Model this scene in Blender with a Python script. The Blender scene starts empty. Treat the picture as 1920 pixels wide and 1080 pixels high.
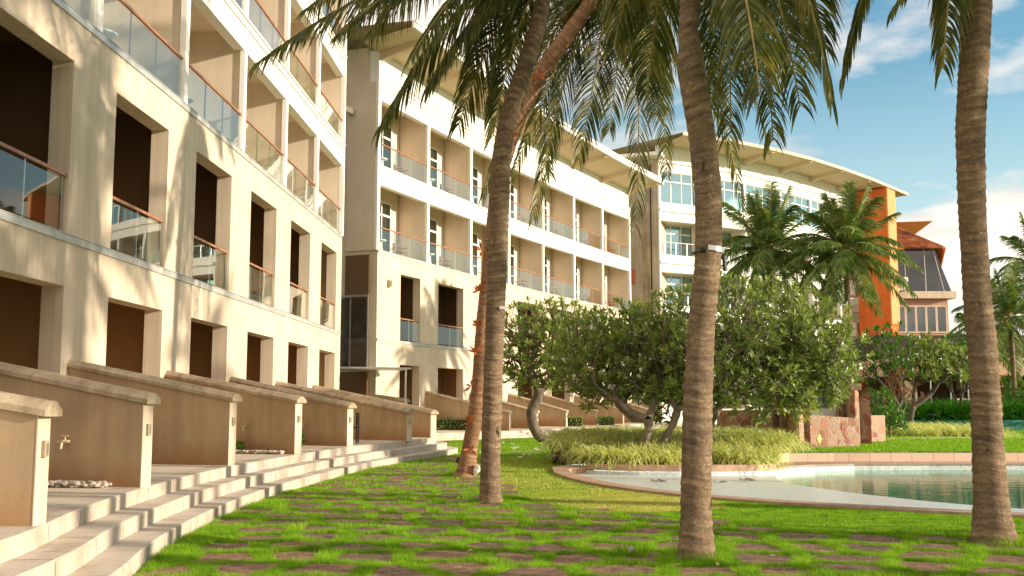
import bpy, math, random
import numpy as np
from mathutils import Vector, Matrix
from mathutils.geometry import tessellate_polygon
random.seed(7); rng = np.random.default_rng(7)
sc = bpy.context.scene
COL = sc.collection
R = math.radians

# ------------------------------------------------------------------ helpers
class MB:
    """collects world-space geometry, links it as ONE mesh object"""
    def __init__(s): s.v = []; s.f = []; s.uv = None; s.ring=None
    def add(s, vs, fs):
        b = len(s.v); s.v.extend([tuple(p) for p in vs]); s.f.extend([tuple(b+i for i in f) for f in fs]); return s
    def quad(s, a, b, c, d): return s.add([a,b,c,d], [(0,1,2,3)])
    def box(s, x0,x1,y0,y1,z0,z1):
        v=[(x0,y0,z0),(x1,y0,z0),(x1,y1,z0),(x0,y1,z0),(x0,y0,z1),(x1,y0,z1),(x1,y1,z1),(x0,y1,z1)]
        return s.add(v, [(0,3,2,1),(4,5,6,7),(0,1,5,4),(1,2,6,5),(2,3,7,6),(3,0,4,7)])
    def tube(s, pts, rad, n=8, cap=True):
        pts=[Vector(p) for p in pts]
        rr = rad if hasattr(rad,'__len__') else [rad]*len(pts)
        ring=[]; u=None
        for i,p in enumerate(pts):
            t=(pts[min(i+1,len(pts)-1)]-pts[max(i-1,0)]).normalized()
            if u is None:
                u=Vector((1,0,0)) if abs(t.x)<.9 else Vector((0,1,0))
            u=(u-t*u.dot(t)).normalized(); w=t.cross(u)
            ring.append([p+(u*math.cos(2*math.pi*k/n)+w*math.sin(2*math.pi*k/n))*rr[i] for k in range(n)])
        vs=[q for r in ring for q in r]; fs=[]
        for i in range(len(pts)-1):
            for k in range(n):
                fs.append((i*n+k, i*n+(k+1)%n, (i+1)*n+(k+1)%n, (i+1)*n+k))
        if cap:
            fs.append(tuple(range(n-1,-1,-1))); fs.append(tuple((len(pts)-1)*n+k for k in range(n)))
        return s.add(vs,fs)
    def lathe(s, prof, c=(0,0,0), n=20):
        vs=[];fs=[]
        for (r,z) in prof:
            for k in range(n):
                a=2*math.pi*k/n; vs.append((c[0]+r*math.cos(a), c[1]+r*math.sin(a), c[2]+z))
        for i in range(len(prof)-1):
            for k in range(n): fs.append((i*n+k,i*n+(k+1)%n,(i+1)*n+(k+1)%n,(i+1)*n+k))
        fs.append(tuple(range(n-1,-1,-1))); fs.append(tuple((len(prof)-1)*n+k for k in range(n)))
        return s.add(vs,fs)
    def prism(s, pts, z0, z1):
        n=len(pts); vs=[(p[0],p[1],z0) for p in pts]+[(p[0],p[1],z1) for p in pts]
        fs=[(i,(i+1)%n,n+(i+1)%n,n+i) for i in range(n)]+[tuple(range(n,2*n)),tuple(range(n-1,-1,-1))]
        return s.add(vs,fs)
    def build(s, name, mat, parent=None, smooth=False):
        off=Vector((0,0,0)); p=parent
        while p is not None: off+=p.location; p=p.parent
        me=bpy.data.meshes.new(name)
        vs=np.array(s.v,dtype=np.float64)-np.array(off)
        me.from_pydata(vs.tolist(),[],s.f)
        if s.uv is not None:
            l=me.uv_layers.new(name='UV'); uvv=np.array(s.uv,dtype=np.float32)
            idx=np.empty(len(me.loops),dtype=np.int32); me.loops.foreach_get('vertex_index',idx)
            l.data.foreach_set('uv',uvv[idx].ravel())
        if s.ring is not None:
            a=me.attributes.new('ring','FLOAT','POINT'); a.data.foreach_set('value',np.clip(s.ring,0,1).astype(np.float32))
        me.materials.append(mat); me.validate(); me.update()
        if smooth: me.polygons.foreach_set('use_smooth',[True]*len(me.polygons))
        o=bpy.data.objects.new(name,me); COL.objects.link(o)
        if parent is not None: o.parent=parent
        return o

def tri_mesh(name, V, mat, k=3, parent=None, quads=None):
    """V: (N,k,3) independent polygons, k corners each"""
    off=Vector((0,0,0)); p=parent
    while p is not None: off+=p.location; p=p.parent
    V=np.asarray(V,dtype=np.float32)-np.array(off,dtype=np.float32)
    N=V.shape[0]; me=bpy.data.meshes.new(name)
    me.vertices.add(N*k); me.vertices.foreach_set('co',V.ravel())
    me.loops.add(N*k); me.loops.foreach_set('vertex_index',np.arange(N*k,dtype=np.int32))
    me.polygons.add(N); me.polygons.foreach_set('loop_start',np.arange(0,N*k,k,dtype=np.int32))
    me.polygons.foreach_set('loop_total',np.full(N,k,dtype=np.int32))
    me.materials.append(mat); me.update(calc_edges=True)
    o=bpy.data.objects.new(name,me); COL.objects.link(o)
    if parent is not None: o.parent=parent
    return o

def root(name, loc, label, cat, group=None):
    o=bpy.data.objects.new(name,None); COL.objects.link(o); o.location=loc; o.empty_display_size=.2
    return tag(o,label,cat,group)
def tag(o,label=None,cat=None,group=None,kind=None):
    if label: o['label']=label
    if cat: o['category']=cat
    if group: o['group']=group
    if kind: o['kind']=kind
    return o
def copy_tree(o,parent=None):
    c=o.copy(); COL.objects.link(c)
    if parent is not None: c.parent=parent
    for ch in list(o.children): copy_tree(ch,c)
    return c

# photo survey: focal 1990 px, pitch 6.3 deg, eye 1.5 m above the lawn
TH=R(6.3); F=1990.; CT,ST=math.cos(TH),math.sin(TH); EYE=1.5
def at(x,y,D):      # world point at forward distance D seen in direction x,y
    r=(540-y)/F; dz=D*(ST+r*CT)/(CT-r*ST); dep=D*CT+dz*ST
    return Vector(((x-960)*dep/F, D, EYE+dz))
def on(x,y,z=0.):   # world point at height z
    r=(540-y)/F; D=(z-EYE)*(CT-r*ST)/(ST+r*CT); dep=D*CT+(z-EYE)*ST
    return Vector(((x-960)*dep/F, D, z))

# ------------------------------------------------------------------ materials
def nodes(name):
    m=bpy.data.materials.new(name); m.use_nodes=True; nt=m.node_tree
    return m,nt,nt.nodes['Principled BSDF']
def N(nt,t,**kw):
    n=nt.nodes.new(t)
    for k,v in kw.items():
        if k in n.inputs.keys(): n.inputs[k].default_value=v
        else: setattr(n,k,v)
    return n
def ramp(nt,fac,stops):
    r=N(nt,'ShaderNodeValToRGB'); e=r.color_ramp.elements
    while len(e)<len(stops): e.new(.5)
    for i,(p,c) in enumerate(stops): e[i].position=p; e[i].color=(*c,1) if len(c)==3 else c
    nt.links.new(fac,r.inputs[0]); return r.outputs[0]
def pos(nt,scale=(1,1,1),gen='pos'):
    if gen=='pos': src=N(nt,'ShaderNodeNewGeometry').outputs['Position']
    else: src=N(nt,'ShaderNodeTexCoord').outputs[gen]
    mp=N(nt,'ShaderNodeMapping'); mp.inputs['Scale'].default_value=scale
    nt.links.new(src,mp.inputs[0]); return mp.outputs[0]
def noise(nt,vec,scale,detail=4,rough=.55):
    n=N(nt,'ShaderNodeTexNoise'); n.inputs['Scale'].default_value=scale; n.inputs['Detail'].default_value=detail
    n.inputs['Roughness'].default_value=rough; nt.links.new(vec,n.inputs['Vector']); return n.outputs['Fac']
def mixc(nt,fac,a,b,mode='MIX'):
    m=N(nt,'ShaderNodeMix',data_type='RGBA',blend_type=mode)
    for s,v in ((0,fac),(6,a),(7,b)):
        if hasattr(v,'is_output') or isinstance(v,bpy.types.NodeSocket): nt.links.new(v,m.inputs[s])
        else: m.inputs[s].default_value = v if s==0 else (*v,1)
    return m.outputs[2]
def bump(nt,b,h,strength=.3,dist=.02):
    n=N(nt,'ShaderNodeBump'); n.inputs['Strength'].default_value=strength; n.inputs['Distance'].default_value=dist
    nt.links.new(h,n.inputs['Height']); nt.links.new(n.outputs[0],b.inputs['Normal']); return n

def stucco(name,c,var=.12,rough=.85,streak=.25,stain=None,bs=.35):
    m,nt,b=nodes(name); p=pos(nt)
    n1=noise(nt,p,.9,5); c0=ramp(nt,n1,[(.3,[x*(1-var) for x in c]),(.7,[min(1,x*(1+var*.5)) for x in c])])
    ps=pos(nt,(5,5,.22)); n2=noise(nt,ps,1.3,6,.65)
    st=ramp(nt,n2,[(.35,(1,1,1)),(.75,(1-streak,1-streak*1.1,1-streak*1.25))])
    col=mixc(nt,1.,c0,st,'MULTIPLY')
    if stain:
        sep=N(nt,'ShaderNodeSeparateXYZ'); g=N(nt,'ShaderNodeNewGeometry'); nt.links.new(g.outputs['Position'],sep.inputs[0])
        n3=noise(nt,p,3.,5); a=N(nt,'ShaderNodeMath',operation='MULTIPLY_ADD'); nt.links.new(n3,a.inputs[0]); a.inputs[1].default_value=-.55; nt.links.new(sep.outputs[2],a.inputs[2])
        f=ramp(nt,a.outputs[0],[(.22,(1,1,1)),(.62,(0,0,0))])
        col=mixc(nt,f,col,stain)
    nt.links.new(col,b.inputs['Base Color']); b.inputs['Roughness'].default_value=rough
    n4=noise(nt,p,60,4,.7); bump(nt,b,n4,bs,.01); return m
def plain(name,c,rough=.5,metal=0.,bs=0,bscale=30,var=0.):
    m,nt,b=nodes(name); b.inputs['Roughness'].default_value=rough; b.inputs['Metallic'].default_value=metal
    p=pos(nt,gen='Object'); n1=noise(nt,p,bscale*.15,4)
    v=var or .1; nt.links.new(ramp(nt,n1,[(.3,[x*(1-v) for x in c]),(.7,[min(1,x*(1+v)) for x in c])]),b.inputs['Base Color'])
    if bs: bump(nt,b,noise(nt,p,bscale,4),bs,.01)
    return m
def schlick(nt,f0=.04,p=5.):
    lw=N(nt,'ShaderNodeLayerWeight'); pw=N(nt,'ShaderNodeMath',operation='POWER'); nt.links.new(lw.outputs['Facing'],pw.inputs[0]); pw.inputs[1].default_value=p
    ma=N(nt,'ShaderNodeMath',operation='MULTIPLY_ADD'); nt.links.new(pw.outputs[0],ma.inputs[0]); ma.inputs[1].default_value=1-f0; ma.inputs[2].default_value=f0; return ma.outputs[0]
def glass(name,tint=(.85,.93,.92),base=.0,refl=(1,1,1)):
    m,nt,b=nodes(name); nt.nodes.remove(b); out=nt.nodes['Material Output']
    tr=N(nt,'ShaderNodeBsdfTransparent'); tr.inputs[0].default_value=(*tint,1)
    gl=N(nt,'ShaderNodeBsdfGlossy'); gl.inputs['Roughness'].default_value=.01; gl.inputs[0].default_value=(*refl,1)
    fr=schlick(nt)
    p=pos(nt); bn=N(nt,'ShaderNodeBump'); bn.inputs['Strength'].default_value=.05; bn.inputs['Distance'].default_value=.02
    nt.links.new(noise(nt,p,1.3,0),bn.inputs['Height']); nt.links.new(bn.outputs[0],gl.inputs['Normal'])
    ad=N(nt,'ShaderNodeMath',operation='ADD',use_clamp=True); nt.links.new(fr,ad.inputs[0]); ad.inputs[1].default_value=base
    mx=N(nt,'ShaderNodeMixShader'); nt.links.new(ad.outputs[0],mx.inputs[0]); nt.links.new(tr.outputs[0],mx.inputs[1]); nt.links.new(gl.outputs[0],mx.inputs[2])
    nt.links.new(mx.outputs[0],out.inputs[0]); return m
def leafmat(name,stops,scale=1.5,trans=.35,rough=.5,gen='pos',spec=.4):
    m,nt,b=nodes(name); out=nt.nodes['Material Output']
    p=pos(nt,gen=gen); n=noise(nt,p,scale,5,.7); c=ramp(nt,n,stops)
    nt.links.new(c,b.inputs['Base Color']); b.inputs['Roughness'].default_value=rough; b.inputs['Specular IOR Level'].default_value=spec
    t=N(nt,'ShaderNodeBsdfTranslucent'); tc=mixc(nt,1.,c,(1.25,1.2,.45),'MULTIPLY'); nt.links.new(tc,t.inputs[0])
    mx=N(nt,'ShaderNodeMixShader'); mx.inputs[0].default_value=trans; nt.links.new(b.outputs[0],mx.inputs[1]); nt.links.new(t.outputs[0],mx.inputs[2])
    nt.links.new(mx.outputs[0],out.inputs[0]); return m

CREAM=(.70,.585,.44)
M={}
M['cream']=stucco('cream_stucco',CREAM,streak=.24)
M['fin']=stucco('garden_wall_shaded_stucco',(.50,.36,.215),var=.24,streak=.22,stain=(.36,.20,.09),bs=.35)  # browner than the cream ends: shade on the sides put into the colour
M['white']=stucco('white_paint',(.86,.83,.77),var=.04,streak=.07,bs=.12)
M['inner']=stucco('balcony_paint',(.74,.62,.48),var=.08,streak=.08,bs=.2)
M['brown']=stucco('brown_shade_paint',(.15,.085,.035),var=.1,streak=.05,bs=.2)  # darkness of the shaded recesses put into the brown base
M['ochre']=stucco('ochre_brown_shade_paint',(.31,.185,.08),var=.1,streak=.05,bs=.2)  # ground floor recess: shade put into the colour, warmer where light enters
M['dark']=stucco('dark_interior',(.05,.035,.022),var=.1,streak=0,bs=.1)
M['cope']=stucco('weathered_coping',(.56,.45,.31),var=.3,streak=.5,bs=.7)
M['strip']=plain('galvanised_strip',(.50,.50,.47),.45,.3,bs=.1,bscale=12,var=.25)
M['steel']=plain('brushed_steel',(.62,.60,.56),.3,.9)
M['brass']=plain('aged_brass',(.62,.52,.32),.4,.3)
M['wood']=plain('handrail_wood',(.33,.14,.06),.35,0,bs=.1,bscale=20,var=.3)
M['glass']=glass('rail_glass',(.90,.95,.94),.0)
M['window']=glass('window_glass',(.42,.52,.50),.10)
M['teal']=glass('teal_window_glass',(.45,.72,.74),.42,(.62,.92,1.))
M['plastic']=plain('white_plastic',(.85,.83,.78),.35)
M['curtain']=plain('curtain_fabric',(.62,.58,.5),.9,var=.2)
M['gcurtain']=plain('green_curtain_fabric',(.05,.25,.18),.9,var=.2)
M['terr']=stucco('terrace_paving',(.62,.52,.40),var=.18,streak=0,bs=.4)
M['orange']=stucco('orange_paint',(.70,.15,.02),var=.12,streak=.1)
M['amber']=stucco('amber_and_lit_orange',(.80,.32,.12),var=.08,streak=.08)  # also the sunlit side of the pylon, that light put into the colour
M['pinkish']=stucco('dusty_pink_paint',(.58,.36,.25),var=.1,streak=.1)
M['soffit']=stucco('soffit_paint',(.62,.49,.31),var=.06,streak=.05,bs=.1)
M['greystain']=stucco('stained_render',(.62,.52,.41),var=.2,streak=.4)
M['black']=plain('black_metal',(.02,.02,.02),.4)
M['flower']=plain('flower_petals',(.85,.82,.70),.6)
M['pebble']=plain('pebble_stone',(.38,.33,.27),.8,bs=.3,var=.5)
M['redchair']=plain('orange_red_wood',(.55,.13,.05),.5)

def granite():
    m,nt,b=nodes('granite_steps'); p=pos(nt)
    n1=noise(nt,p,140,3,.8); n2=noise(nt,p,2.2,7,.7)
    c=ramp(nt,n1,[(.3,(.30,.26,.21)),(.5,(.58,.50,.41)),(.72,(.74,.66,.56))])
    c=mixc(nt,1.,c,ramp(nt,n2,[(.3,(.62,.58,.53)),(.52,(.95,.93,.90)),(.65,(1,1,1))]),'MULTIPLY')
    nt.links.new(c,b.inputs['Base Color']); b.inputs['Roughness'].default_value=.8; bump(nt,b,n1,.25,.006); return m
M['granite']=granite()
def slabstone():
    m,nt,b=nodes('brown_paving_stone'); p=pos(nt)
    oi=N(nt,'ShaderNodeObjectInfo'); n1=noise(nt,p,7,6,.7); n2=noise(nt,p,45,4,.7)
    a=ramp(nt,n1,[(.28,(.07,.042,.026)),(.45,(.17,.10,.06)),(.58,(.26,.165,.105)),(.75,(.38,.26,.175))])
    v=ramp(nt,oi.outputs['Random'],[(0,(.7,.7,.72)),(.5,(1,.95,.9)),(1,(1.25,1.1,.95))])
    c=mixc(nt,1.,a,v,'MULTIPLY'); nt.links.new(c,b.inputs['Base Color']); b.inputs['Roughness'].default_value=.8
    ad=N(nt,'ShaderNodeMath',operation='ADD'); nt.links.new(n1,ad.inputs[0]); nt.links.new(n2,ad.inputs[1]); bump(nt,b,ad.outputs[0],.5,.02); return m
M['slab']=slabstone()
def coping():
    m,nt,b=nodes('pink_pool_coping'); p=pos(nt)
    n1=noise(nt,p,4,6,.7); a=ramp(nt,n1,[(.3,(.36,.21,.13)),(.6,(.52,.34,.23)),(.8,(.62,.46,.34))])
    nt.links.new(a,b.inputs['Base Color']); b.inputs['Roughness'].default_value=.65; bump(nt,b,noise(nt,p,50,4),.3,.01); return m
M['coping']=coping()
def mosaic(name,c1,c2,c3,sc_=28):
    m,nt,b=nodes(name); p=pos(nt); v=N(nt,'ShaderNodeTexVoronoi',distance='CHEBYCHEV'); v.inputs['Scale'].default_value=sc_; v.inputs['Randomness'].default_value=.15
    nt.links.new(p,v.inputs['Vector']); s=N(nt,'ShaderNodeSeparateColor'); nt.links.new(v.outputs['Color'],s.inputs[0])
    c=ramp(nt,s.outputs[0],[(0,c1),(.5,c2),(1,c3)]); g=ramp(nt,v.outputs['Distance'],[(.4,(1,1,1)),(.5,(.75,.75,.73))])
    c=mixc(nt,1.,c,g,'MULTIPLY'); nt.links.new(c,b.inputs['Base Color']); b.inputs['Roughness'].default_value=.3; return m
M['mosaic']=mosaic('white_blue_mosaic',(.55,.68,.66),(.74,.80,.76),(.82,.84,.80))
M['tealmosaic']=mosaic('teal_mosaic',(.02,.20,.17),(.04,.26,.22),(.07,.33,.28),14)
def crazy():
    m,nt,b=nodes('pink_crazy_paving'); p=pos(nt)
    nz=N(nt,'ShaderNodeTexNoise'); nz.inputs['Scale'].default_value=3; nt.links.new(p,nz.inputs['Vector'])
    v=N(nt,'ShaderNodeTexVoronoi'); v.inputs['Scale'].default_value=3.6; nt.links.new(p,v.inputs['Vector'])
    e=N(nt,'ShaderNodeTexVoronoi',feature='DISTANCE_TO_EDGE'); e.inputs['Scale'].default_value=3.6; nt.links.new(p,e.inputs['Vector'])
    s=N(nt,'ShaderNodeSeparateColor'); nt.links.new(v.outputs['Color'],s.inputs[0])
    c=ramp(nt,s.outputs[0],[(0,(.24,.085,.05)),(.35,(.37,.17,.105)),(.7,(.43,.25,.165)),(1,(.34,.25,.185))])
    n1=noise(nt,p,12,5,.7); c=mixc(nt,1.,c,ramp(nt,n1,[(.3,(.7,.68,.65)),(.7,(1.1,1.1,1.1))]),'MULTIPLY')
    g=ramp(nt,e.outputs['Distance'],[(.015,(0,0,0)),(.05,(1,1,1))])
    c=mixc(nt,g,(.42,.32,.24),c); nt.links.new(c,b.inputs['Base Color']); b.inputs['Roughness'].default_value=.75
    bump(nt,b,g,.6,.02); return m
M['crazy']=crazy()
M['diamond']=plain('red_diamond_stone',(.30,.10,.05),.7,bs=.4)
M['ydiamond']=plain('yellow_diamond_stone',(.55,.50,.16),.7,bs=.4)
def bark(name,c1,c2,c3,moss=.0,ringf=15.):
    m,nt,b=nodes(name); tc=N(nt,'ShaderNodeTexCoord'); mp=N(nt,'ShaderNodeMapping'); mp.inputs['Scale'].default_value=(1.4,ringf,1)
    nt.links.new(tc.outputs['UV'],mp.inputs[0]); n1=noise(nt,mp.outputs[0],1.,6,.65)
    p=pos(nt); n2=noise(nt,p,2.3,6,.7); n3=noise(nt,p,26,5,.75)
    ad=N(nt,'ShaderNodeMath',operation='MULTIPLY_ADD'); nt.links.new(n3,ad.inputs[0]); ad.inputs[1].default_value=.45
    mm=N(nt,'ShaderNodeMath',operation='MULTIPLY'); nt.links.new(n1,mm.inputs[0]); mm.inputs[1].default_value=.55; nt.links.new(mm.outputs[0],ad.inputs[2])
    c=ramp(nt,ad.outputs[0],[(.32,c1),(.5,c2),(.66,c3)])
    c=mixc(nt,1.,c,ramp(nt,n2,[(.3,(.62,.60,.58)),(.6,(1.05,1.02,1))]),'MULTIPLY')
    at_=N(nt,'ShaderNodeAttribute',attribute_name='ring'); rg=ramp(nt,at_.outputs['Fac'],[(.0,(1.45,1.4,1.32)),(.12,(1.25,1.2,1.15)),(.28,(.95,.93,.92)),(.75,(.86,.84,.82)),(1,(.55,.52,.50))])
    rgm=mixc(nt,ramp(nt,n2,[(.35,(.45,.45,.45)),(.6,(1,1,1))]),(1,1,1),rg); c=mixc(nt,1.,c,rgm,'MULTIPLY')
    # dark knots and pale lichen flecks
    pk=pos(nt,(1,1,.55)); kn=ramp(nt,noise(nt,pk,5.5,3,.5),[(.69,(0,0,0)),(.75,(1,1,1))]); c=mixc(nt,kn,c,[x*.3 for x in c1])
    li=ramp(nt,noise(nt,p,17,4,.6),[(.68,(0,0,0)),(.72,(.7,.7,.7))]); c=mixc(nt,li,c,(.55,.47,.35))
    nt.links.new(c,b.inputs['Base Color']); b.inputs['Roughness'].default_value=.9
    bump(nt,b,ad.outputs[0],.9,.03); return m
M['bark']=bark('palm_bark',(.075,.048,.028),(.215,.148,.088),(.40,.315,.21))
M['barkr']=bark('ruddy_palm_bark',(.13,.065,.033),(.33,.18,.095),(.50,.33,.21),ringf=12)
M['fbark']=plain('frangipani_bark',(.20,.16,.12),.85,bs=.6,bscale=25,var=.45)
M['frond']=leafmat('palm_leaflets',[(.3,(.04,.055,.014)),(.5,(.10,.12,.026)),(.63,(.24,.22,.06)),(.8,(.42,.31,.13))],3.0,.38,.4)
M['frondg']=leafmat('green_palm_leaflets',[(.3,(.04,.09,.018)),(.46,(.10,.18,.035)),(.6,(.22,.27,.075)),(.78,(.42,.36,.15))],1.2,.35,.45)
M['rachis']=plain('palm_rachis',(.34,.25,.08),.5,var=.3)
M['dry']=plain('dry_sheath',(.48,.14,.045),.8,bs=.5,var=.4)
M['leaf']=leafmat('frangipani_leaves',[(.28,(.05,.09,.022)),(.41,(.13,.21,.045)),(.53,(.26,.34,.08)),(.66,(.44,.46,.18)),(.8,(.62,.56,.30))],6,.32,.38)
M['leafb']=leafmat('bright_shrub_leaves',[(.3,(.03,.09,.012)),(.5,(.07,.19,.02)),(.7,(.15,.30,.035)),(.9,(.35,.42,.1))],4,.35,.4)
M['lirio']=leafmat('variegated_grass',[(.3,(.26,.38,.09)),(.43,(.50,.58,.20)),(.56,(.78,.80,.42)),(.8,(.94,.92,.65))],14,.45,.45)
M['redleaf']=leafmat('reddish_leaves',[(.3,(.10,.03,.02)),(.55,(.25,.09,.05)),(.8,(.38,.2,.09))],5,.3,.5)
M['dryleaf']=plain('dry_leaf',(.42,.28,.14),.8,var=.4)
M['strap']=leafmat('strap_leaves',[(.3,(.02,.09,.01)),(.5,(.05,.20,.015)),(.75,(.12,.32,.03))],5,.3,.4)
def grassm():
    m=leafmat('grass_blades',[(.30,(.07,.17,.010)),(.44,(.18,.35,.016)),(.58,(.27,.49,.026)),(.78,(.46,.55,.08))],3.2,.38,.55,spec=.2); return m
M['grass']=grassm()
M['mown']=leafmat('mown_grass_blades',[(.25,(.34,.40,.06)),(.5,(.56,.53,.16)),(.75,(.72,.62,.28))],1.6,.35,.6,spec=.2)
def lawn():
    m,nt,b=nodes('lawn_turf'); p=pos(nt)
    n1=noise(nt,p,.35,6,.65); n2=noise(nt,p,40,4,.7)
    c=ramp(nt,n1,[(.3,(.10,.20,.015)),(.5,(.17,.28,.02)),(.7,(.28,.34,.05))])
    c=mixc(nt,1.,c,ramp(nt,n2,[(.3,(.45,.5,.4)),(.6,(1.1,1.1,1))]),'MULTIPLY')
    nt.links.new(c,b.inputs['Base Color']); b.inputs['Roughness'].default_value=.95; b.inputs['Specular IOR Level'].default_value=.1
    bump(nt,b,n2,.8,.03); return m
M['lawn']=lawn()
def water():
    m,nt,b=nodes('pool_water'); nt.nodes.remove(b); out=nt.nodes['Material Output']
    tr=N(nt,'ShaderNodeBsdfTransparent'); tr.inputs[0].default_value=(.28,.62,.55,1)
    gl=N(nt,'ShaderNodeBsdfGlossy'); gl.inputs['Roughness'].default_value=.02; gl.inputs[0].default_value=(.80,.90,.84,1)
    fr=schlick(nt,.03)
    bn=N(nt,'ShaderNodeBump'); bn.inputs['Strength'].default_value=.16; bn.inputs['Distance'].default_value=.04
    nt.links.new(noise(nt,pos(nt,(.8,3.2,1)),1.2,3),bn.inputs['Height']); nt.links.new(bn.outputs[0],gl.inputs['Normal'])
    mx=N(nt,'ShaderNodeMixShader'); nt.links.new(fr,mx.inputs[0]); nt.links.new(tr.outputs[0],mx.inputs[1]); nt.links.new(gl.outputs[0],mx.inputs[2])
    nt.links.new(mx.outputs[0],out.inputs[0]); return m
M['water']=water()
def tiles():
    m,nt,b=nodes('clay_roof_tiles'); p=pos(nt); n1=noise(nt,p,1.2,5,.7)
    c=ramp(nt,n1,[(.3,(.12,.06,.04)),(.5,(.44,.16,.065)),(.7,(.60,.33,.19))]); nt.links.new(c,b.inputs['Base Color']); b.inputs['Roughness'].default_value=.85; return m
M['tile']=tiles()
# ------------------------------------------------------------------ buildings
class Frame:
    """local facade frame: s along the wall, d outward, z up"""
    def __init__(f,p0,p1,flip=False):
        f.o=Vector((p0[0],p0[1],0)); t=Vector((p1[0]-p0[0],p1[1]-p0[1],0)); f.L=t.length; f.t=t/f.L
        f.n=Vector((f.t.y,-f.t.x,0))
    def p(f,s,d,z): q=f.o+f.t*s+f.n*d; return (q.x,q.y,z)
    def box(f,mb,s0,s1,d0,d1,z0,z1):
        c=[f.p(s,d,z) for z in (z0,z1) for (s,d) in ((s0,d0),(s1,d0),(s1,d1),(s0,d1))]
        mb.add(c,[(0,1,2,3),(7,6,5,4),(0,4,5,1),(1,5,6,2),(2,6,7,3),(3,7,4,0)])
    def wall(f,mb,ss,zs,void,d0,d1):
        """wall slab d0(back)..d1(front) with rectangular voids; void(i,j)"""
        ni,nj=len(ss)-1,len(zs)-1
        S=lambda i,j: 0<=i<ni and 0<=j<nj and not void(i,j)
        for i in range(ni):
            for j in range(nj):
                if not S(i,j): continue
                a,b,c,e=ss[i],ss[i+1],zs[j],zs[j+1]
                mb.quad(f.p(a,d1,c),f.p(b,d1,c),f.p(b,d1,e),f.p(a,d1,e))
                mb.quad(f.p(b,d0,c),f.p(a,d0,c),f.p(a,d0,e),f.p(b,d0,e))
                if not S(i-1,j): mb.quad(f.p(a,d0,c),f.p(a,d1,c),f.p(a,d1,e),f.p(a,d0,e))
                if not S(i+1,j): mb.quad(f.p(b,d1,c),f.p(b,d0,c),f.p(b,d0,e),f.p(b,d1,e))
                if not S(i,j-1): mb.quad(f.p(a,d0,c),f.p(b,d0,c),f.p(b,d1,c),f.p(a,d1,c))
                if not S(i,j+1): mb.quad(f.p(a,d1,e),f.p(b,d1,e),f.p(b,d0,e),f.p(a,d0,e))

def railing(f,par,s0,s1,z,posts,d=-.05,label=None):
    mb=MB(); f.box(mb,s0,s1,d-.035,d+.025,z+1.03,z+1.085)
    r=mb.build('balcony_railing',M['wood'],par)
    g=MB(); f.box(g,s0+.03,s1-.03,d-.012,d,z+.06,z+.97); g.build('glass_panel',M['glass'],r)
    for q in posts:
        b=MB(); f.box(b,q-.018,q+.018,d-.045,d-.015,z+.01,z+1.03); b.build('post',M['steel'],r)
    return r
def door(f,par,s0,s1,z0,z1,d,cur='curtain'):
    fr=MB(); w=.07
    f.wall(fr,[s0,s0+w,(s0+s1)/2-w/2,(s0+s1)/2+w/2,s1-w,s1],[z0,z0+.12,z0+2.2,z0+2.3,z1-w,z1],lambda i,j: i in(1,3) and j in(1,3),d,d+.07)
    o=fr.build('balcony_door',M['white'],par)
    g=MB(); f.box(g,s0+.02,s1-.02,d+.030,d+.038,z0+.05,z1-.03); g.build('window_pane',M['window'],o)
    c=MB(); n=26; a=s0+(s1-s0)*.55; b=s0+(s1-s0)*.80
    for k in range(n):
        u0=a+(b-a)*k/n; u1=a+(b-a)*(k+1)/n; e0=d+.017+.005*math.sin(k*1.7); e1=d+.017+.005*math.sin((k+1)*1.7)
        c.quad(f.p(u0,e0,z0+.1),f.p(u1,e1,z0+.1),f.p(u1,e1,z1-.1),f.p(u0,e0,z1-.1))
    c.build('curtain',M[cur],o)
    k=MB(); f.box(k,s0+.03,s1-.03,d-.006,d+.006,z0+.03,z1-.03); k.build('dark_room',M['dark'],o)

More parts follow.
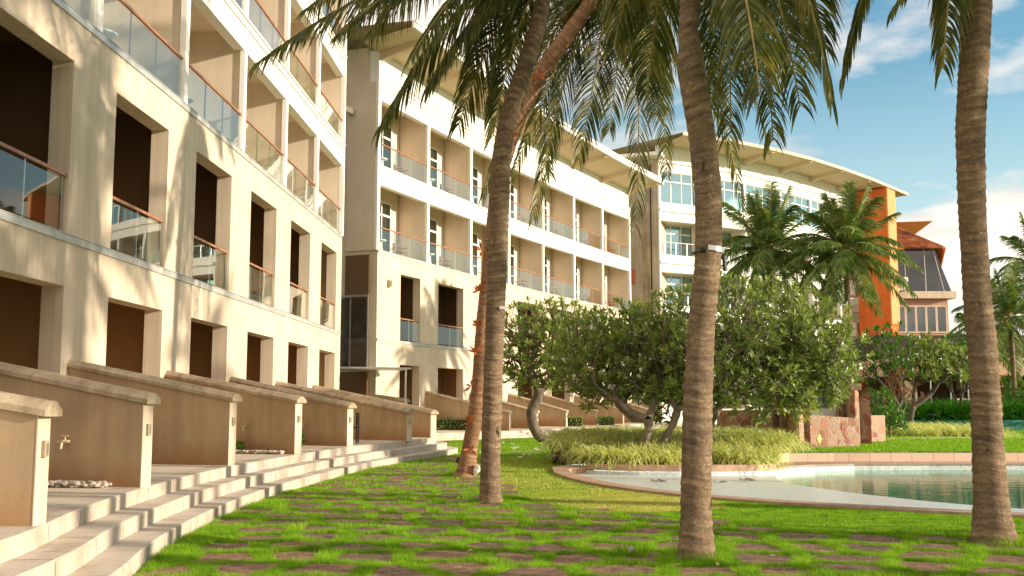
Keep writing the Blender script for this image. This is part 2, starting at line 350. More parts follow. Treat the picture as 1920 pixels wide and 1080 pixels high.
def hotel_wing(name,nodes_,label,zl,punch,skip_last_table=False,depth=2.3,top=None,roof=None,opens=None,firstop=None,tables=None,dcur='curtain'):
    """two punched storeys, then open loggias between thin white party walls"""
    rt=root(name,(nodes_[0][0],nodes_[0][1],0),label,'building')
    nb=len(nodes_)-1
    w=MB(); bk=MB(); inn=MB(); brn1=MB(); och=MB(); wh=MB(); stp=[MB() for _ in zl]; slab=[MB() for _ in zl]
    for k in range(nb):
        f=Frame(nodes_[k],nodes_[k+1]); L=f.L
        a,b=opens if not(firstop and k==0) else firstop
        ss=[0,a,b,L]; zs=[zl[0]-.6,zl[0]+.0,zl[0]+3.1,zl[1]+.0,zl[1]+3.2,zl[2]]
        f.wall(w,ss,zs,lambda i,j: i==1 and j in(1,3),-.4,0)
        # lower storeys: brown recess, shade put into its colour (side walls, back wall, ceiling), floor
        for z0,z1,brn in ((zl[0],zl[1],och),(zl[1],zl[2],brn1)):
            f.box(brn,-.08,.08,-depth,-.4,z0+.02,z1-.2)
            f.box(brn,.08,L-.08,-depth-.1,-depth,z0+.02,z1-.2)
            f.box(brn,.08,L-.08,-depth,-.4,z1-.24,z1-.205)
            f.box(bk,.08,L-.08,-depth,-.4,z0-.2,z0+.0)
        # loggias
        for j in range(2,len(zl)-1):
            z0,z1=zl[j],zl[j+1]
            f.box(bk,.07,L-.07,-depth,-.003,z0-.2,z0-.0)           # floor slab
            f.box(inn,-.07,.07,-depth,-.12,z0,z1-.0)               # party wall
            f.box(wh,-.125,.125,-.12,.02,z0,z1-.0)                 # its white edge
            f.box(inn,.07,L-.07,-depth-.1,-depth,z0,z1-.2)
            f.box(wh,.125,L-.125,-.3,0.,z1-.86,z1-.06)             # head beam
            f.box(inn,.07,L-.07,-depth,-.3,z1-.28,z1-.205)
        # floor strips
        for j in (1,2):
            f.box(stp[j],0,L,0,.035,zl[j]-.11,zl[j]+.02)
            f.box(stp[j],0,L,0,.05,zl[j]+.02,zl[j]+.035)
        for j in range(3,len(zl)):
            f.box(slab[j],-.0,L,.0,.06,zl[j]-.20,zl[j]-.02); f.box(slab[j],-.0,L,0,.12,zl[j]-.02,zl[j]+.03)
    f=Frame(nodes_[-2],nodes_[-1]); L=f.L
    for j in range(2,len(zl)-1):
        f.box(inn,L-.10,L+.12,-depth,-.12,zl[j],zl[j+1]); f.box(wh,L-.105,L+.14,-.12,.06,zl[j],zl[j+1])
    f.box(w,L,L+.14,-3.5,-.4,zl[0]-.6,zl[2]); f.box(w,L,L+.14,-.4,0,zl[0]-.6,zl[2])
    wo=w.build('wall',M['cream'],rt); bk.build('floor_slab',M['inner'],rt); inn.build('loggia_wall',M['inner'],rt)
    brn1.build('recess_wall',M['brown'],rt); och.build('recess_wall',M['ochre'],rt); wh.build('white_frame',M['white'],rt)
    for j in (1,2): stp[j].build('metal_strip',M['strip'],rt)
    for j in range(3,len(zl)): slab[j].build('slab_edge',M['white'],rt)
    # railings and doors
    for k in range(nb):
        f=Frame(nodes_[k],nodes_[k+1]); L=f.L
        a,b=opens if not(firstop and k==0) else firstop
        railing(f,rt,a+.02,b-.02,zl[1]+.035,[a+.25,(a+b)/2,b-.12,b-.25][1:3]+[a+.1])
        if 'door0' in punch:
            door(f,rt,a+.0,a+1.1,zl[1]+.03,zl[1]+2.9,-depth+.01); door(f,rt,a,a+1.1,zl[0]+.03,zl[0]+2.8,-depth+.01)
        for j in range(2,len(zl)-1):
            n=3; railing(f,rt,.09,L-.09,zl[j]+.035,[.25+(L-.5)*q/n for q in range(n+1)])
            door(f,rt,2.2,4.1,zl[j]+.02,zl[j]+2.95,-depth+.01,dcur if (k+j)%3 else 'gcurtain')
    return rt

# --- near wing (left)
ZA=[.5,4.5,8.57,12.4,16.25,20.1]
def fa(D): return (-(8.514-.031*D),D)
nodesA=[fa(44-4.87*k) for k in range(7,-1,-1)]
A=hotel_wing('hotel_wing',nodesA,'near cream hotel wing on the left with deep dark square openings','%s' if 0 else ZA,'',opens=(.95,3.9))
# roof slab of near wing
f=Frame(nodesA[0],nodesA[-1]); mb=MB(); f.box(mb,-.5,f.L+.4,-9,.9,20.32,20.7); mb.build('roof',M['white'],A)
mb=MB(); f.box(mb,-.2,f.L+.1,-8.5,-2.5,-.1,20.3); mb.build('core_wall',M['brown'],A)

# --- middle wing: gently concave arc of seven bays
ZB=[.3,4.5,8.57,12.5,16.5]
b0=Vector((-6.15,48.1)); b1=Vector((8.95,80.2)); nrm=Vector((b1.y-b0.y,-(b1.x-b0.x))).normalized()
nodesB=[]
for k in range(8):
    u=k/7; p=b0.lerp(b1,u)-nrm*.55*4*u*(1-u); nodesB.append((p.x,p.y))
B=hotel_wing('hotel_wing',nodesB,'middle cream hotel wing with white framed balconies behind the palms',ZB,'door0',depth=1.65,opens=(1.2,4.15),firstop=(2.25,4.3))
at0=MB(); so=MB(); ed=MB(); bm_=MB(); cb=MB()
fB=[Frame(nodesB[k],nodesB[k+1]) for k in range(7)]
for k,f in enumerate(fB):
    L=f.L; ex=1.6 if k==0 else 0; e2=.7 if k==6 else 0
    f.box(at0,(0 if k else -.05),L,-.5,-.02,16.5,18.0)
    o0,o1=-.0-ex, L+.0+e2; ZI,ZO=17.9,18.25
    # soffit rises outward; roof sheet above, fascia at its edge
    so.quad(f.p(o0,-.1,ZI),f.p(o0,2.5,ZO),f.p(o1,2.5,ZO),f.p(o1,-.1,ZI))
    so.quad(f.p(o0,-9,19.0),f.p(o1,-9,19.0),f.p(o1,2.55,18.53),f.p(o0,2.55,18.53))
    f.box(ed,o0,o1,2.5,2.62,18.21,18.5); f.box(ed,o0,o1,2.62,2.70,18.44,18.58)
    f.box(cb,0,L,.05,.08,16.75,16.78)
    for sB in ((L*.02,L*.98) if k==0 else (L*.98,)) :
        q=MB(); v=[f.p(s,d,z) for s in (sB-.13,sB+.13) for (d,z) in ((-.02,17.5),(2.4,18.1),(2.4,18.26),(-.02,17.95))]
        q.add(v,[(0,1,2,3),(7,6,5,4),(0,4,5,1),(1,5,6,2),(3,7,4,0)]); q.build('eave_bracket',M['soffit'],B)
at0.build('attic_wall',M['white'],B); so.build('roof',M['soffit'],B); ed.build('eave_fascia',M['white'],B); cb.build('cable',M['steel'],B)
f=fB[0]; mb=MB(); f.box(mb,0,.35,-9,-.42,.0,16.5); mb.build('end_wall',M['inner'],B)
mb=MB(); f.box(mb,-.03,.33,-9,-.52,16.5,18.2); mb.build('gable_wall',M['inner'],B)
mb=MB(); f.box(mb,-1.0,0,-1.6,-1.25,15.0,15.25); mb.build('gutter_box',M['steel'],B)
mb=MB()
for k,ff in enumerate(fB): ff.box(mb,.1,ff.L,-8.5,-2.6,0,16.4)
mb.build('core_wall',M['inner'],B)
# wall lamp beside the first opening
p=fB[0].p(1.0,.06,7.1); mb=MB(); mb.tube([(p[0],p[1],p[2]-.2),(p[0],p[1],p[2]+.2)],.05,8); mb.tube([(p[0]+.12,p[1]-.05,p[2]-.12),(p[0]+.12,p[1]-.05,p[2]+.16)],.05,8); mb.box(p[0]-.02,p[0]+.1,p[1]-.08,p[1]+.06,p[2]-.05,p[2]+.05); mb.build('wall_lamp',M['cope'],B)

# --- glazed link with canopy between near and middle wing
G=root('glass_stairwell',(-8,49.5,0),'dusty glazed stairwell between the near and middle hotel wings','building')
a_=fB[0].p(-.03,-4.0,0); b_=fB[0].p(-.03,-.42,0); f=Frame(a_,b_); L=f.L
gm,nt,bb=nodes('dusty_glass'); p=pos(nt); nt.links.new(ramp(nt,noise(nt,p,2.2,6,.7),[(.35,(.05,.055,.045)),(.6,(.12,.12,.095)),(.75,(.33,.31,.26))]),bb.inputs['Base Color']); bb.inputs['Roughness'].default_value=.18; bb.inputs['Specular IOR Level'].default_value=.6
M['dusty']=gm
for k in range(4):
    mb=MB(); f.box(mb,L*k/4+.03,L*(k+1)/4-.03,.02,.05,3.15,6.35); mb.build('glass_panel',M['dusty'],G)
mb=MB()
for k in range(5): f.box(mb,L*k/4-.03,L*k/4+.03,.01,.10,3.1,6.42)
f.box(mb,-.03,L+.03,.01,.12,6.42,6.52); f.box(mb,-.03,L+.03,.01,.12,3.0,3.1); mb.build('frame',M['steel'],G)
mb=MB(); f.box(mb,0,L-.05,.01,.06,.3,3.0); mb.build('lower_wall',M['brown'],G)
K=root('entrance_canopy',(-5.2,47,0),'thin flat glass canopy on a steel post below the dusty stairwell glass','canopy')
mb=MB(); c=[(-8.4,48.2),(-8.4,44.6),(-4.35,46.0),(-5.1,48.2)]; mb.prism(c,3.05,3.12); mb.build('canopy_panel',M['strip'],K)
mb=MB(); mb.tube([(-4.6,46.1,.3),(-4.6,46.1,3.05)],.04,8); mb.build('post',M['steel'],K)

# --- far wing: convex arc, tall
ZC=[0,4.4,8.6,12.55,16.7,20.7]
cp=[(11.6,82.5),(15.6,84.7),(19.5,87.4),(23.3,90.6),(26.9,94.2),(30.6,98.2),(34.2,102.5)]
Cc=root('hotel_wing',(11.6,82.5,0),'far white curved hotel wing with teal windows behind the frangipani','building')
w=MB(); inn=MB(); sl=[MB(),MB(),MB()]; so=MB(); ed=MB(); br=MB(); bk=MB()
for k in range(6):
    f=Frame(cp[k],cp[k+1]); L=f.L
    f.wall(w,[0,.14,L-.14,L],[0,1.2,3.6,5.6,8.0,9.3,11.9,13.3,16.0,17.4,19.9,22.05],lambda i,j: i==1 and j%2==1,-.4,0)
    for j,(z0,z1) in enumerate(((1.2,3.6),(5.6,8.0),(9.3,11.9),(13.3,16.0),(17.4,19.9))):
        rec=-.12 if j==4 else -1.6
        if j!=4:
            f.box(inn,.0,.2,-1.6,-.4,z0-.1,z1+.1); f.box(inn,.2,L,-1.6,-.4,z1+.02,z1+.12); f.box(inn,.2,L,-1.6,-.4,z0-.12,z0-.02)
        fr=MB(); n=4; xs=[.2]; 
        for q in range(n):
            xs+= [.2+(L-.4)*q/n+.08,.2+(L-.4)*(q+1)/n-.0]
        xs[-1]=L-.2
        f.wall(fr,xs,[z0,z0+.1,z1-.75,z1-.65,z1-.05,z1],lambda i,jj: i%2==1 and jj in(1,3),rec-.06,rec)
        fo=fr.build('window',M['white'],Cc)
        g=MB(); f.box(g,.22,L-.22,rec-.04,rec-.03,z0+.02,z1-.02); g.build('window_pane',M['teal'],fo)
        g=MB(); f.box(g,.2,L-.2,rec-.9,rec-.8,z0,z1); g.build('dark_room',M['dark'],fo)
        if j==4 and k>=2 or (k+j)%3==0:
            g=MB(); nn=40
            for q in range(nn):
                u0=.25+(L-.5)*q/nn*(1. if j==4 else .5); u1=.25+(L-.5)*(q+1)/nn*(1. if j==4 else .5); e0=rec-.2+.03*math.sin(q*1.9); e1=rec-.2+.03*math.sin((q+1)*1.9)
                g.quad(f.p(u0,e0,z0),f.p(u1,e1,z0),f.p(u1,e1,z1),f.p(u0,e0,z1))
            g.build('curtain',M['curtain'],fo)
        if j in (2,3): railing(f,Cc,.36,L-.36,z0-.05,[.6,1.7,2.8,L-.6],d=-.1)
    for zi,z in enumerate((12.7,16.85,20.75)):
        f.box(sl[zi],0,L,.0,.14,z-.12,z+.10)
    o0=0; o1=L+(3.6 if k==5 else 0)
    so.quad(f.p(o0,-.2,21.95),f.p(o0,3.3,22.1),f.p(o1,3.3,22.1),f.p(o1,-.2,21.95))
    so.quad(f.p(o0,-9,23.2),f.p(o1,-9,23.2),f.p(o1,3.3,22.34),f.p(o0,3.3,22.34))
    f.box(ed,-.12,o1+.12,3.25,3.38,22.06,22.32)
    q=MB(); v=[f.p(s,d,z) for s in (L-.16,L+.16) for (d,z) in ((-.02,21.5),(3.2,21.95),(3.2,22.1),(-.02,21.98))]
    q.add(v,[(0,1,2,3),(7,6,5,4),(0,4,5,1),(1,5,6,2),(3,7,4,0)]); q.build('eave_bracket',M['soffit'],Cc)
    f.box(bk,.1,L,-8,-3,0,21.4)
w.build('wall',M['white'],Cc); inn.build('recess_wall',M['inner'],Cc); [q.build('cornice',M['white'],Cc) for q in sl]; so.build('roof',M['soffit'],Cc); ed.build('eave_fascia',M['cream'],Cc); bk.build('core_wall',M['inner'],Cc)

# --- service tower between middle and far wing
S=root('service_tower',(10.2,83.5,0),'beige service tower with a dark rain stain between two hotel wings','building')
f=Frame((8.9,83.6),(11.65,82.6)); L=f.L
mb=MB(); f.box(mb,-1.0,L,-5,0,0,20.9); mb.build('wall',M['greystain'],S)
mb=MB(); f.box(mb,L-1.35,L-.75,0.,.10,0,20.5); mb.build('downpipe_casing',M['cope'],S)
mb=MB(); f.box(mb,L-.74,L-.66,0,.05,0,20.5); mb.build('drain_gap',M['dark'],S)
for z in (8.9,12.7,17.6):
    v=MB()
    for q in range(8): f.box(v,.1,.95,0.01,.05,z+q*.17,z+q*.17+.1)
    v.build('louvre',M['soffit'],S)
mb=MB(); f.box(mb,.2,.9,0.02,.05,11.0,12.2); mb.build('red_panel',M['redchair'],S)
mb=MB(); f.box(mb,-1.5,L+.5,-5,1.5,20.92,21.2); mb.build('roof',M['white'],S)

# --- orange pylon
P=root('orange_pylon',(34.6,99,0),'tall orange pylon rising under the far wing eave','pylon')
c0=Vector((35.3,98.6)); dl=Vector((-.78,.62)); dr=Vector((.62,.78))
q=[c0,c0+dr*2.2,c0+dr*2.2+dl*3.0,c0+dl*3.0]; mb=MB(); mb.prism([(a.x,a.y) for a in q],0,21.9); mb.build('shaft',M['orange'],P)
mb=MB(); f=Frame((c0.x,c0.y),((c0+dr*2.2).x,(c0+dr*2.2).y)); f.box(mb,.0,2.2,0.0,.12,9,21.9); mb.build('lit_face',M['amber'],P)  # right side of the orange shaft, sunlight on it put into a lighter colour

# --- tiled pavilion
T=root('tiled_pavilion',(42,106,0),'glass fronted pavilion with clay tiled roof beside the orange pylon','building')
mb=MB(); mb.box(36,43.3,105,116,7.2,12.0); mb.box(36,43.0,105.2,116,0,7.2); mb.build('wall',M['pinkish'],T)
mb=MB(); mb.box(36,43.9,104.3,116,12.0,12.7); mb.build('ledge',M['cream'],T)
f=Frame((38.0,104.98),(43.2,104.98))
for k in range(5):
    fr=MB(); f.wall(fr,[1.02*k,1.02*k+.14,1.02*k+.94,1.02*k+1.02],[8.6,8.75,11.2,11.35],lambda i,j:i==1 and j==1,-.1,.06); w_=fr.build('window',M['cream'],T)
    g=MB(); f.box(g,1.02*k+.1,1.02*k+.98,.0,.02,8.7,11.3); g.build('window_pane',M['window'],w_)
mb=MB(); mb.add([(37.2,105.0,12.7),(43.7,104.9,12.7),(42.3,105.2,17.0),(37.2,105.2,17.0)],[(0,1,2,3)])
mb.add([(43.7,104.9,12.7),(43.9,112,12.7),(42.6,112,17.0),(42.3,105.2,17.0)],[(0,1,2,3)])
M['smoke']=glass('smoked_glass',(.10,.13,.15),.05); mb.build('glass_wall',M['smoke'],T)
mb=MB(); mb.box(37.2,42,107.5,110,12.7,17.0); mb.build('room_wall',M['dark'],T)
mb=MB()
for x in (37.2,39.2,41.2,43.0):
    xt=x-(.9 if x>42 else 0); mb.tube([(x,104.95,12.7),(xt,105.15,17.0)],.05,6)
mb.build('mullion',M['strip'],T)
# hipped corrugated tile roof
mb=MB(); n=34
def rl(p,q,t): return Vector(p).lerp(Vector(q),t)
for (a,b,c,d) in (((36.2,104.2,17.0),(42.9,104.4,17.0),(38.2,109.5,20.6),(36.2,109.5,20.8)),((42.9,104.4,17.0),(45.0,113,12.9),(40.5,112,20.4),(38.2,109.5,20.6))):
    for k in range(n*2):
        t0=k/(n*2); t1=(k+1)/(n*2); h0=.13 if k%2 else -.03; h1=.13 if (k+1)%2 else -.03; up=Vector((0,0,1))
        mb.quad(rl(a,b,t0)+up*h0, rl(a,b,t1)+up*h1, rl(d,c,t1)+up*h1, rl(d,c,t0)+up*h0)
mb.build('tiled_roof',M['tile'],T)
mb=MB(); mb.tube([(42.9,104.4,17.08),(38.2,109.5,20.68)],.16,8); mb.build('ridge',M['tile'],T)
mb=MB(); mb.tube([(42.95,104.35,17.0),(45.05,113,12.9)],.16,8); mb.build('verge',M['orange'],T)
mb=MB(); mb.box(37.4,38.9,103.5,104.3,12.72,14.0); ac=mb.build('air_conditioner',M['plastic'],T)
for z in (13.05,13.65):
    mb=MB(); mb.tube([(37.8,103.5,z),(37.8,103.46,z)],.24,16); mb.build('fan_grille',M['black'],ac)
W=root('orange_penthouse',(43,118,0),'small orange penthouse with flared pale roof behind the tiled pavilion','building')
mb=MB(); mb.box(39,44.0,117,124,15,19.6); mb.build('wall',M['orange'],W)
mb=MB(); mb.add([(37,117,20.2),(44.6,117,20.2),(46.2,115,21.6),(37,115,21.3),(37,125,20.2),(44.6,125,20.2),(46.2,127,21.6),(37,127,21.3)],[(0,1,2,3),(3,2,6,7),(1,5,6,2),(0,3,7,4),(4,7,6,5)]); mb.build('flared_roof',M['amber'],W)

# --- low clubhouse with undercroft, far right
H=root('clubhouse',(44,88,0),'low beige clubhouse with dark undercroft behind the far hedge','building')
mb=MB(); mb.box(31,75,86,96,3.9,5.3); mb.box(31,75,86.4,96,0,.4); mb.build('slab',M['pinkish'],H)
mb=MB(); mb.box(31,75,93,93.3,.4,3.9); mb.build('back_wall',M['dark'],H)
for x in (32,38.6,44.5,50):
    mb=MB(); mb.box(x,x+(1.3 if x==38.6 else .7),86.1,87,.4,3.9); mb.build('column',M['amber' if x==38.6 else 'cream'],H)
mb=MB()
for q in range(36): mb.box(46+q*.5,46.04+q*.5,86.1,86.14,5.3,6.4)
mb.box(45.8,64,86.08,86.16,6.4,6.5); mb.build('railing',M['steel'],H)
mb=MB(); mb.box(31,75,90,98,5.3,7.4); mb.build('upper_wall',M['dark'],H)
for x in (33.6,35.2,36.6):
    mb=MB(); mb.box(x,x+.09,85.6,85.7,.2,3.9); mb.build('steel_post',M['steel'],H)
mb=MB()
for z in (1.4,1.9): mb.box(35.3,37.2,86.02,86.09,z,z+.14)
mb.build('bench_rail',M['cream'],H)

# ------------------------------------------------------------------ garden walls (fins)
def fin(p0,p1,z0,zs,ze,label,th=.2,tap=None,latch=True,side=1,group='sloping garden walls between the terraces'):
    a=Vector((p0[0],p0[1],0)); b=Vector((p1[0],p1[1],0)); f=Frame(p0,p1); L=f.L
    # frame normal points toward the camera side (-Y) when running left to right
    rt=root('garden_wall',(b.x,b.y,z0),label,'garden wall',group)
    mb=MB(); v=[f.p(s,d,z) for (s,z) in ((0,z0-.05),(L,z0-.05),(L,ze-.1),(0,zs-.1)) for d in (-th/2,th/2)]
    mb.add(v,[(0,1,3,2),(2,3,5,4),(4,5,7,6),(6,7,1,0),(1,7,5,3),(0,2,4,6)]); mb.build('wall',M['fin'],rt)
    mb=MB(); v=[f.p(L,d,z) for (z,d) in ((z0-.02,-th/2-.004),(z0-.02,th/2+.004),(ze-.1,th/2+.004),(ze-.1,-th/2-.004))]+[f.p(L+.012,d,z) for (z,d) in ((z0-.02,-th/2-.004),(z0-.02,th/2+.004),(ze-.1,th/2+.004),(ze-.1,-th/2-.004))]
    mb.add(v,[(4,5,6,7),(0,1,5,4),(1,2,6,5),(2,3,7,6),(3,0,4,7)]); mb.build('lit_end_face',M['cream'],rt)  # sunlit end: brightness against the sides put into its cream colour
    # coping with chamfered profile
    prof=[(-th/2-.045,-.1),(th/2+.045,-.1),(th/2+.045,-.045),(.045,.03),(-.045,.03),(-th/2-.045,-.045)]
    mb=MB(); e=.09; sl=(ze-zs)/L
    v=[f.p(-.05,d,zs+z) for d,z in prof]+[f.p(L+e,d,ze+sl*e+z) for d,z in prof]; n=6
    mb.add(v,[(i,(i+1)%n,n+(i+1)%n,n+i) for i in range(n)]+[tuple(range(n-1,-1,-1)),tuple(range(n,2*n))]); mb.build('coping',M['cope'],rt)
    if latch:
        mb=MB(); zc=z0+.62*(ze-z0); f.box(mb,L+.012,L+.045,-.035,.035,zc-.07,zc+.07); o=mb.build('latch_box',M['cope'],rt)
        mb=MB(); f.box(mb,L+.045,L+.055,-.01,.015,zc-.05,zc+.05); mb.build('latch_plate',M['steel'],o)
    if tap:
        s,z=tap; mb=MB(); q=Vector(f.p(s,th/2,z)); n_=f.n*1.5; t_=f.t*1.5
        mb.tube([q,q+n_*.09],.02,8); mb.tube([q+n_*.08-t_*.05,q+n_*.08+t_*.05],.012,6); mb.tube([q+n_*.06,q+n_*.09+Vector((0,0,-.02)),q+n_*.1+Vector((0,0,-.09))],.016,8); mb.tube([q+n_*.05,q+n_*.05+Vector((0,0,.07))],.012,6); mb.tube([q+n_*.05-t_*.035+Vector((0,0,.07)),q+n_*.05+t_*.035+Vector((0,0,.07))],.01,6)
        mb.build('tap',M['brass'],rt)
    return rt
fin(fa(9.4),(-3.98,9.08),.5,2.25,1.52,'nearest sloping garden wall at the left edge of the photo')
fin(fa(14.2),(-4.52,13.25),.5,2.3,1.63,'second sloping garden wall with white pebbles and a tap along its foot',tap=(2.64,1.05))
fin(fa(19.1),(-4.72,18.05),.5,2.3,1.68,'warm brown garden wall with ochre stain, behind the pebble wall')
fin(fa(24.0),(-4.42,22.1),.5,2.26,1.66,'fourth garden wall, with a small tap and leafy weed at its foot',tap=(2.57,1.05))
fin(fa(28.9),(-4.0,26.4),.5,2.25,1.54,'fifth garden wall with a tap and a small bush in the corner',tap=(3.0,1.03))
fin(fa(33.8),(-2.92,30.4),.5,2.24,1.38,'sixth, long garden wall with a black chair at its near side')
fin(fa(39.2),(-2.45,33.3),.5,2.22,1.33,'seventh garden wall standing where the curved steps end',latch=False)
for k,(L,lab) in enumerate(((4.5,'garden wall left of the two crossing palms under the middle wing'),(3.9,'garden wall behind the leaning frangipani trunk'),(3.6,'garden wall right of the leaning frangipani trunk, with pale end'),(3.5,'garden wall with dark clipped hedge behind the flower dotted lawn'),(3.4,'garden wall just left of the pale grass bed'),(3.4,'farthest garden wall, mostly behind the big frangipani crown'))):
    f=fB[k+1]; p1=f.p(0,L,0); p0=f.p(0,0,0)
    fin((p0[0],p0[1]),(p1[0],p1[1]),.3,2.2,1.22,lab,latch=k>0,tap=(2.,1.2) if k in (3,4) else None)
fw=fin((-6.0,47.4),(-4.6,46.4),.3,1.95,1.75,'short curved top garden wall beside the canopy post',latch=False)

# ------------------------------------------------------------------ balcony furniture
def make_table():
    r=root('side_table',(0,0,0),'x','table'); mb=MB(); mb.lathe([(.28,.66),(.30,.675),(.30,.70),(.27,.72),(.0,.722)],n=20); mb.build('table_top',M['plastic'],r)
    mb=MB(); mb.lathe([(.19,0),(.17,.03),(.10,.35),(.08,.66)],n=16); mb.build('pedestal',M['plastic'],r); return r
tb=make_table(); first=True
def place_table(f,s,d,z,label,group):
    global first
    o=tb if first else copy_tree(tb); first=False
    p=f.p(s,d,z); o.location=p; tag(o,label,'table',group)
ORD=['first','second','third','fourth','fifth','sixth','seventh']
for k in range(2,7):
    f=Frame(nodesA[k],nodesA[k+1]); place_table(f,1.9,-.75,ZA[2],'white table on the near wing lower glass balcony, %s from the wing corner'%ORD[6-k],'white pedestal tables on the balconies')
for k in range(3,7):
    f=Frame(nodesA[k],nodesA[k+1]); place_table(f,1.9,-.75,ZA[3],'white table on the near wing upper glass balcony, %s from the wing corner'%ORD[6-k],'white pedestal tables on the balconies')
for k in range(2,7):
    f=Frame(nodesA[k],nodesA[k+1]); place_table(f,1.4,-.85,ZA[1],'white table behind glass in a dark square opening, %s from the wing corner'%ORD[6-k],'white pedestal tables on the balconies')
for k in range(7):
    place_table(fB[k],1.5,-.7,ZB[3],'white table on the middle wing upper balcony, %s from the left'%ORD[k],'white pedestal tables on the balconies')
    place_table(fB[k],1.5,-.7,ZB[2],'white table on the middle wing lower balcony, %s from the left'%ORD[k],'white pedestal tables on the balconies')
place_table(fB[0],2.55,-.7,ZB[1],'white table in the opening beside the wall lamp','white pedestal tables on the balconies')
place_table(fB[1],1.45,-.7,ZB[1],'white table in the dark opening left of the ruddy palm','white pedestal tables on the balconies')
def make_chair():
    r=root('balcony_chair',(0,0,0),'x','chair')
    mb=MB(); mb.box(-.26,.26,-.25,.25,.38,.43); mb.build('seat',M['wood'],r)
    mb=MB(); mb.box(-.26,.26,.22,.26,.5,.85); mb.build('backrest',M['wood'],r)
    for x in (-.24,.24):
        for y in (-.23,.23):
            mb=MB(); mb.box(x-.02,x+.02,y-.02,y+.02,0,.38 if y<0 else .86); mb.build('leg',M['wood'],r)
    for x in (-.26,.26):
        mb=MB(); mb.box(x-.025,x+.025,-.25,.22,.6,.635); mb.build('armrest',M['wood'],r)
    return r
ch=make_chair(); firstc=True
def place_chair(f,s,d,z,label,rot):
    global firstc
    o=ch if firstc else copy_tree(ch); firstc=False
    o.location=f.p(s,d,z); o.rotation_euler=(0,0,rot); tag(o,label,'chair','wooden chairs on the balconies')
for k in (0,1,3,4,5,6):
    place_chair(fB[k],3.6,-.8,ZB[3],'wooden armchair on the middle wing upper balcony, %s from the left'%ORD[k],1.2)
    place_chair(fB[k],3.6,-.8,ZB[2],'wooden armchair on the middle wing lower balcony, %s from the left'%ORD[k],1.2)
for k in (3,4,5,6):
    f=Frame(nodesA[k],nodesA[k+1])
    place_chair(f,3.6,-.9,ZA[2],'wooden armchair on the near wing lower glass balcony, %s from the wing corner'%ORD[6-k],1.2)
r=root('patio_chair',(-4.0,28.2,.5),'black patio chair peeping out behind the fifth garden wall','chair')
mb=MB(); mb.box(-4.5,-4.05,28.0,28.4,.9,.94); mb.build('seat',M['black'],r)
mb=MB(); mb.box(-4.09,-4.05,28.02,28.38,1.0,1.3); mb.build('backrest',M['black'],r)
for x,y in ((-4.07,28.02),(-4.07,28.36),(-4.48,28.02),(-4.48,28.36)):
    mb=MB(); mb.tube([(x,y,.5),(x,y,1.3 if x>-4.3 else .9)],.018,6); mb.build('leg',M['black'],r)
# ------------------------------------------------------------------ setting: terrace, steps, pool, lawn
def catmull(pts,n=8):
    P=[Vector(p) for p in pts]; P=[P[0]*2-P[1]]+P+[P[-1]*2-P[-2]]; out=[]
    for i in range(1,len(P)-2):
        for k in range(n):
            t=k/n; a,b,c,d=P[i-1],P[i],P[i+1],P[i+2]
            out.append(.5*((2*b)+(c-a)*t+(2*a-5*b+4*c-d)*t*t+(3*b-a-3*c+d)*t**3))
    out.append(P[-2]); return out
nose=catmull([(-3.3,2),(-3.5,4.6),(-3.72,7.2),(-3.87,8.7),(-4.2,10.5),(-4.44,12.6),(-4.6,15),(-4.62,18),(-4.36,22),(-3.9,26.2),(-3.25,29.2),(-2.72,31.6),(-2.38,33.2),(-2.6,34.6),(-3.6,36.6),(-5.2,39.5)],6)
nose=[Vector((p.x,p.y)) for p in nose]
def offset(c,d):
    out=[]
    for i,p in enumerate(c):
        t=(c[min(i+1,len(c)-1)]-c[max(i-1,0)]).normalized(); out.append(p+Vector((t.y,-t.x))*d)
    return out
H3=.5/3
mb=MB(); curves=[nose,offset(nose,.34),offset(nose,.68)]
for k,c in enumerate(curves):
    z1=.5-k*H3; z0=z1-H3-.02 if k<2 else -.1
    inner=offset(c,-.36); e=.012
    ci=offset(c,-e)
    for i in range(len(c)-1):
        a,b=c[i],c[i+1]
        mb.quad((a.x,a.y,z0),(b.x,b.y,z0),(b.x,b.y,z1-e),(a.x,a.y,z1-e))
        mb.quad((a.x,a.y,z1-e),(b.x,b.y,z1-e),(ci[i+1].x,ci[i+1].y,z1),(ci[i].x,ci[i].y,z1))
        mb.quad((ci[i].x,ci[i].y,z1),(ci[i+1].x,ci[i+1].y,z1),(inner[i+1].x,inner[i+1].y,z1),(inner[i].x,inner[i].y,z1))
tag(mb.build('steps',M['granite']),kind='structure')
mb=MB()
for k,c in enumerate(curves):
    z1=.5-k*H3; z0=z1-H3; acc=0; nxt=.4+.35*k; of=offset(c,.003); inr=offset(c,-.33)
    for i in range(1,len(c)-1):
        acc+=(c[i]-c[i-1]).length
        if acc>=nxt:
            nxt+=1.35; t=(c[i+1]-c[i]).normalized()*.005; a,b=of[i],inr[i]
            mb.quad((a.x-t.x,a.y-t.y,z0),(a.x+t.x,a.y+t.y,z0),(a.x+t.x,a.y+t.y,z1-.012),(a.x-t.x,a.y-t.y,z1-.012))
            e=offset(c,-.014)[i]; mb.quad((e.x-t.x,e.y-t.y,z1+.002),(e.x+t.x,e.y+t.y,z1+.002),(b.x+t.x,b.y+t.y,z1+.002),(b.x-t.x,b.y-t.y,z1+.002))
tag(mb.build('step_joints',M['fbark']),kind='structure')
mb=MB(); inn_=offset(nose,-.36); g=[p for p in inn_]
for i in range(len(g)-1):
    a,b=g[i],g[i+1]; mb.quad((-10.5,a.y,.497),(a.x,a.y,.497),(b.x,b.y,.497),(-10.5,b.y,.497))
mb.quad((-10.5,39,.496),(-5.4,39,.496),(-6.4,47,.3),(-10.5,47,.3))
tag(mb.build('terrace',M['terr']),kind='structure')
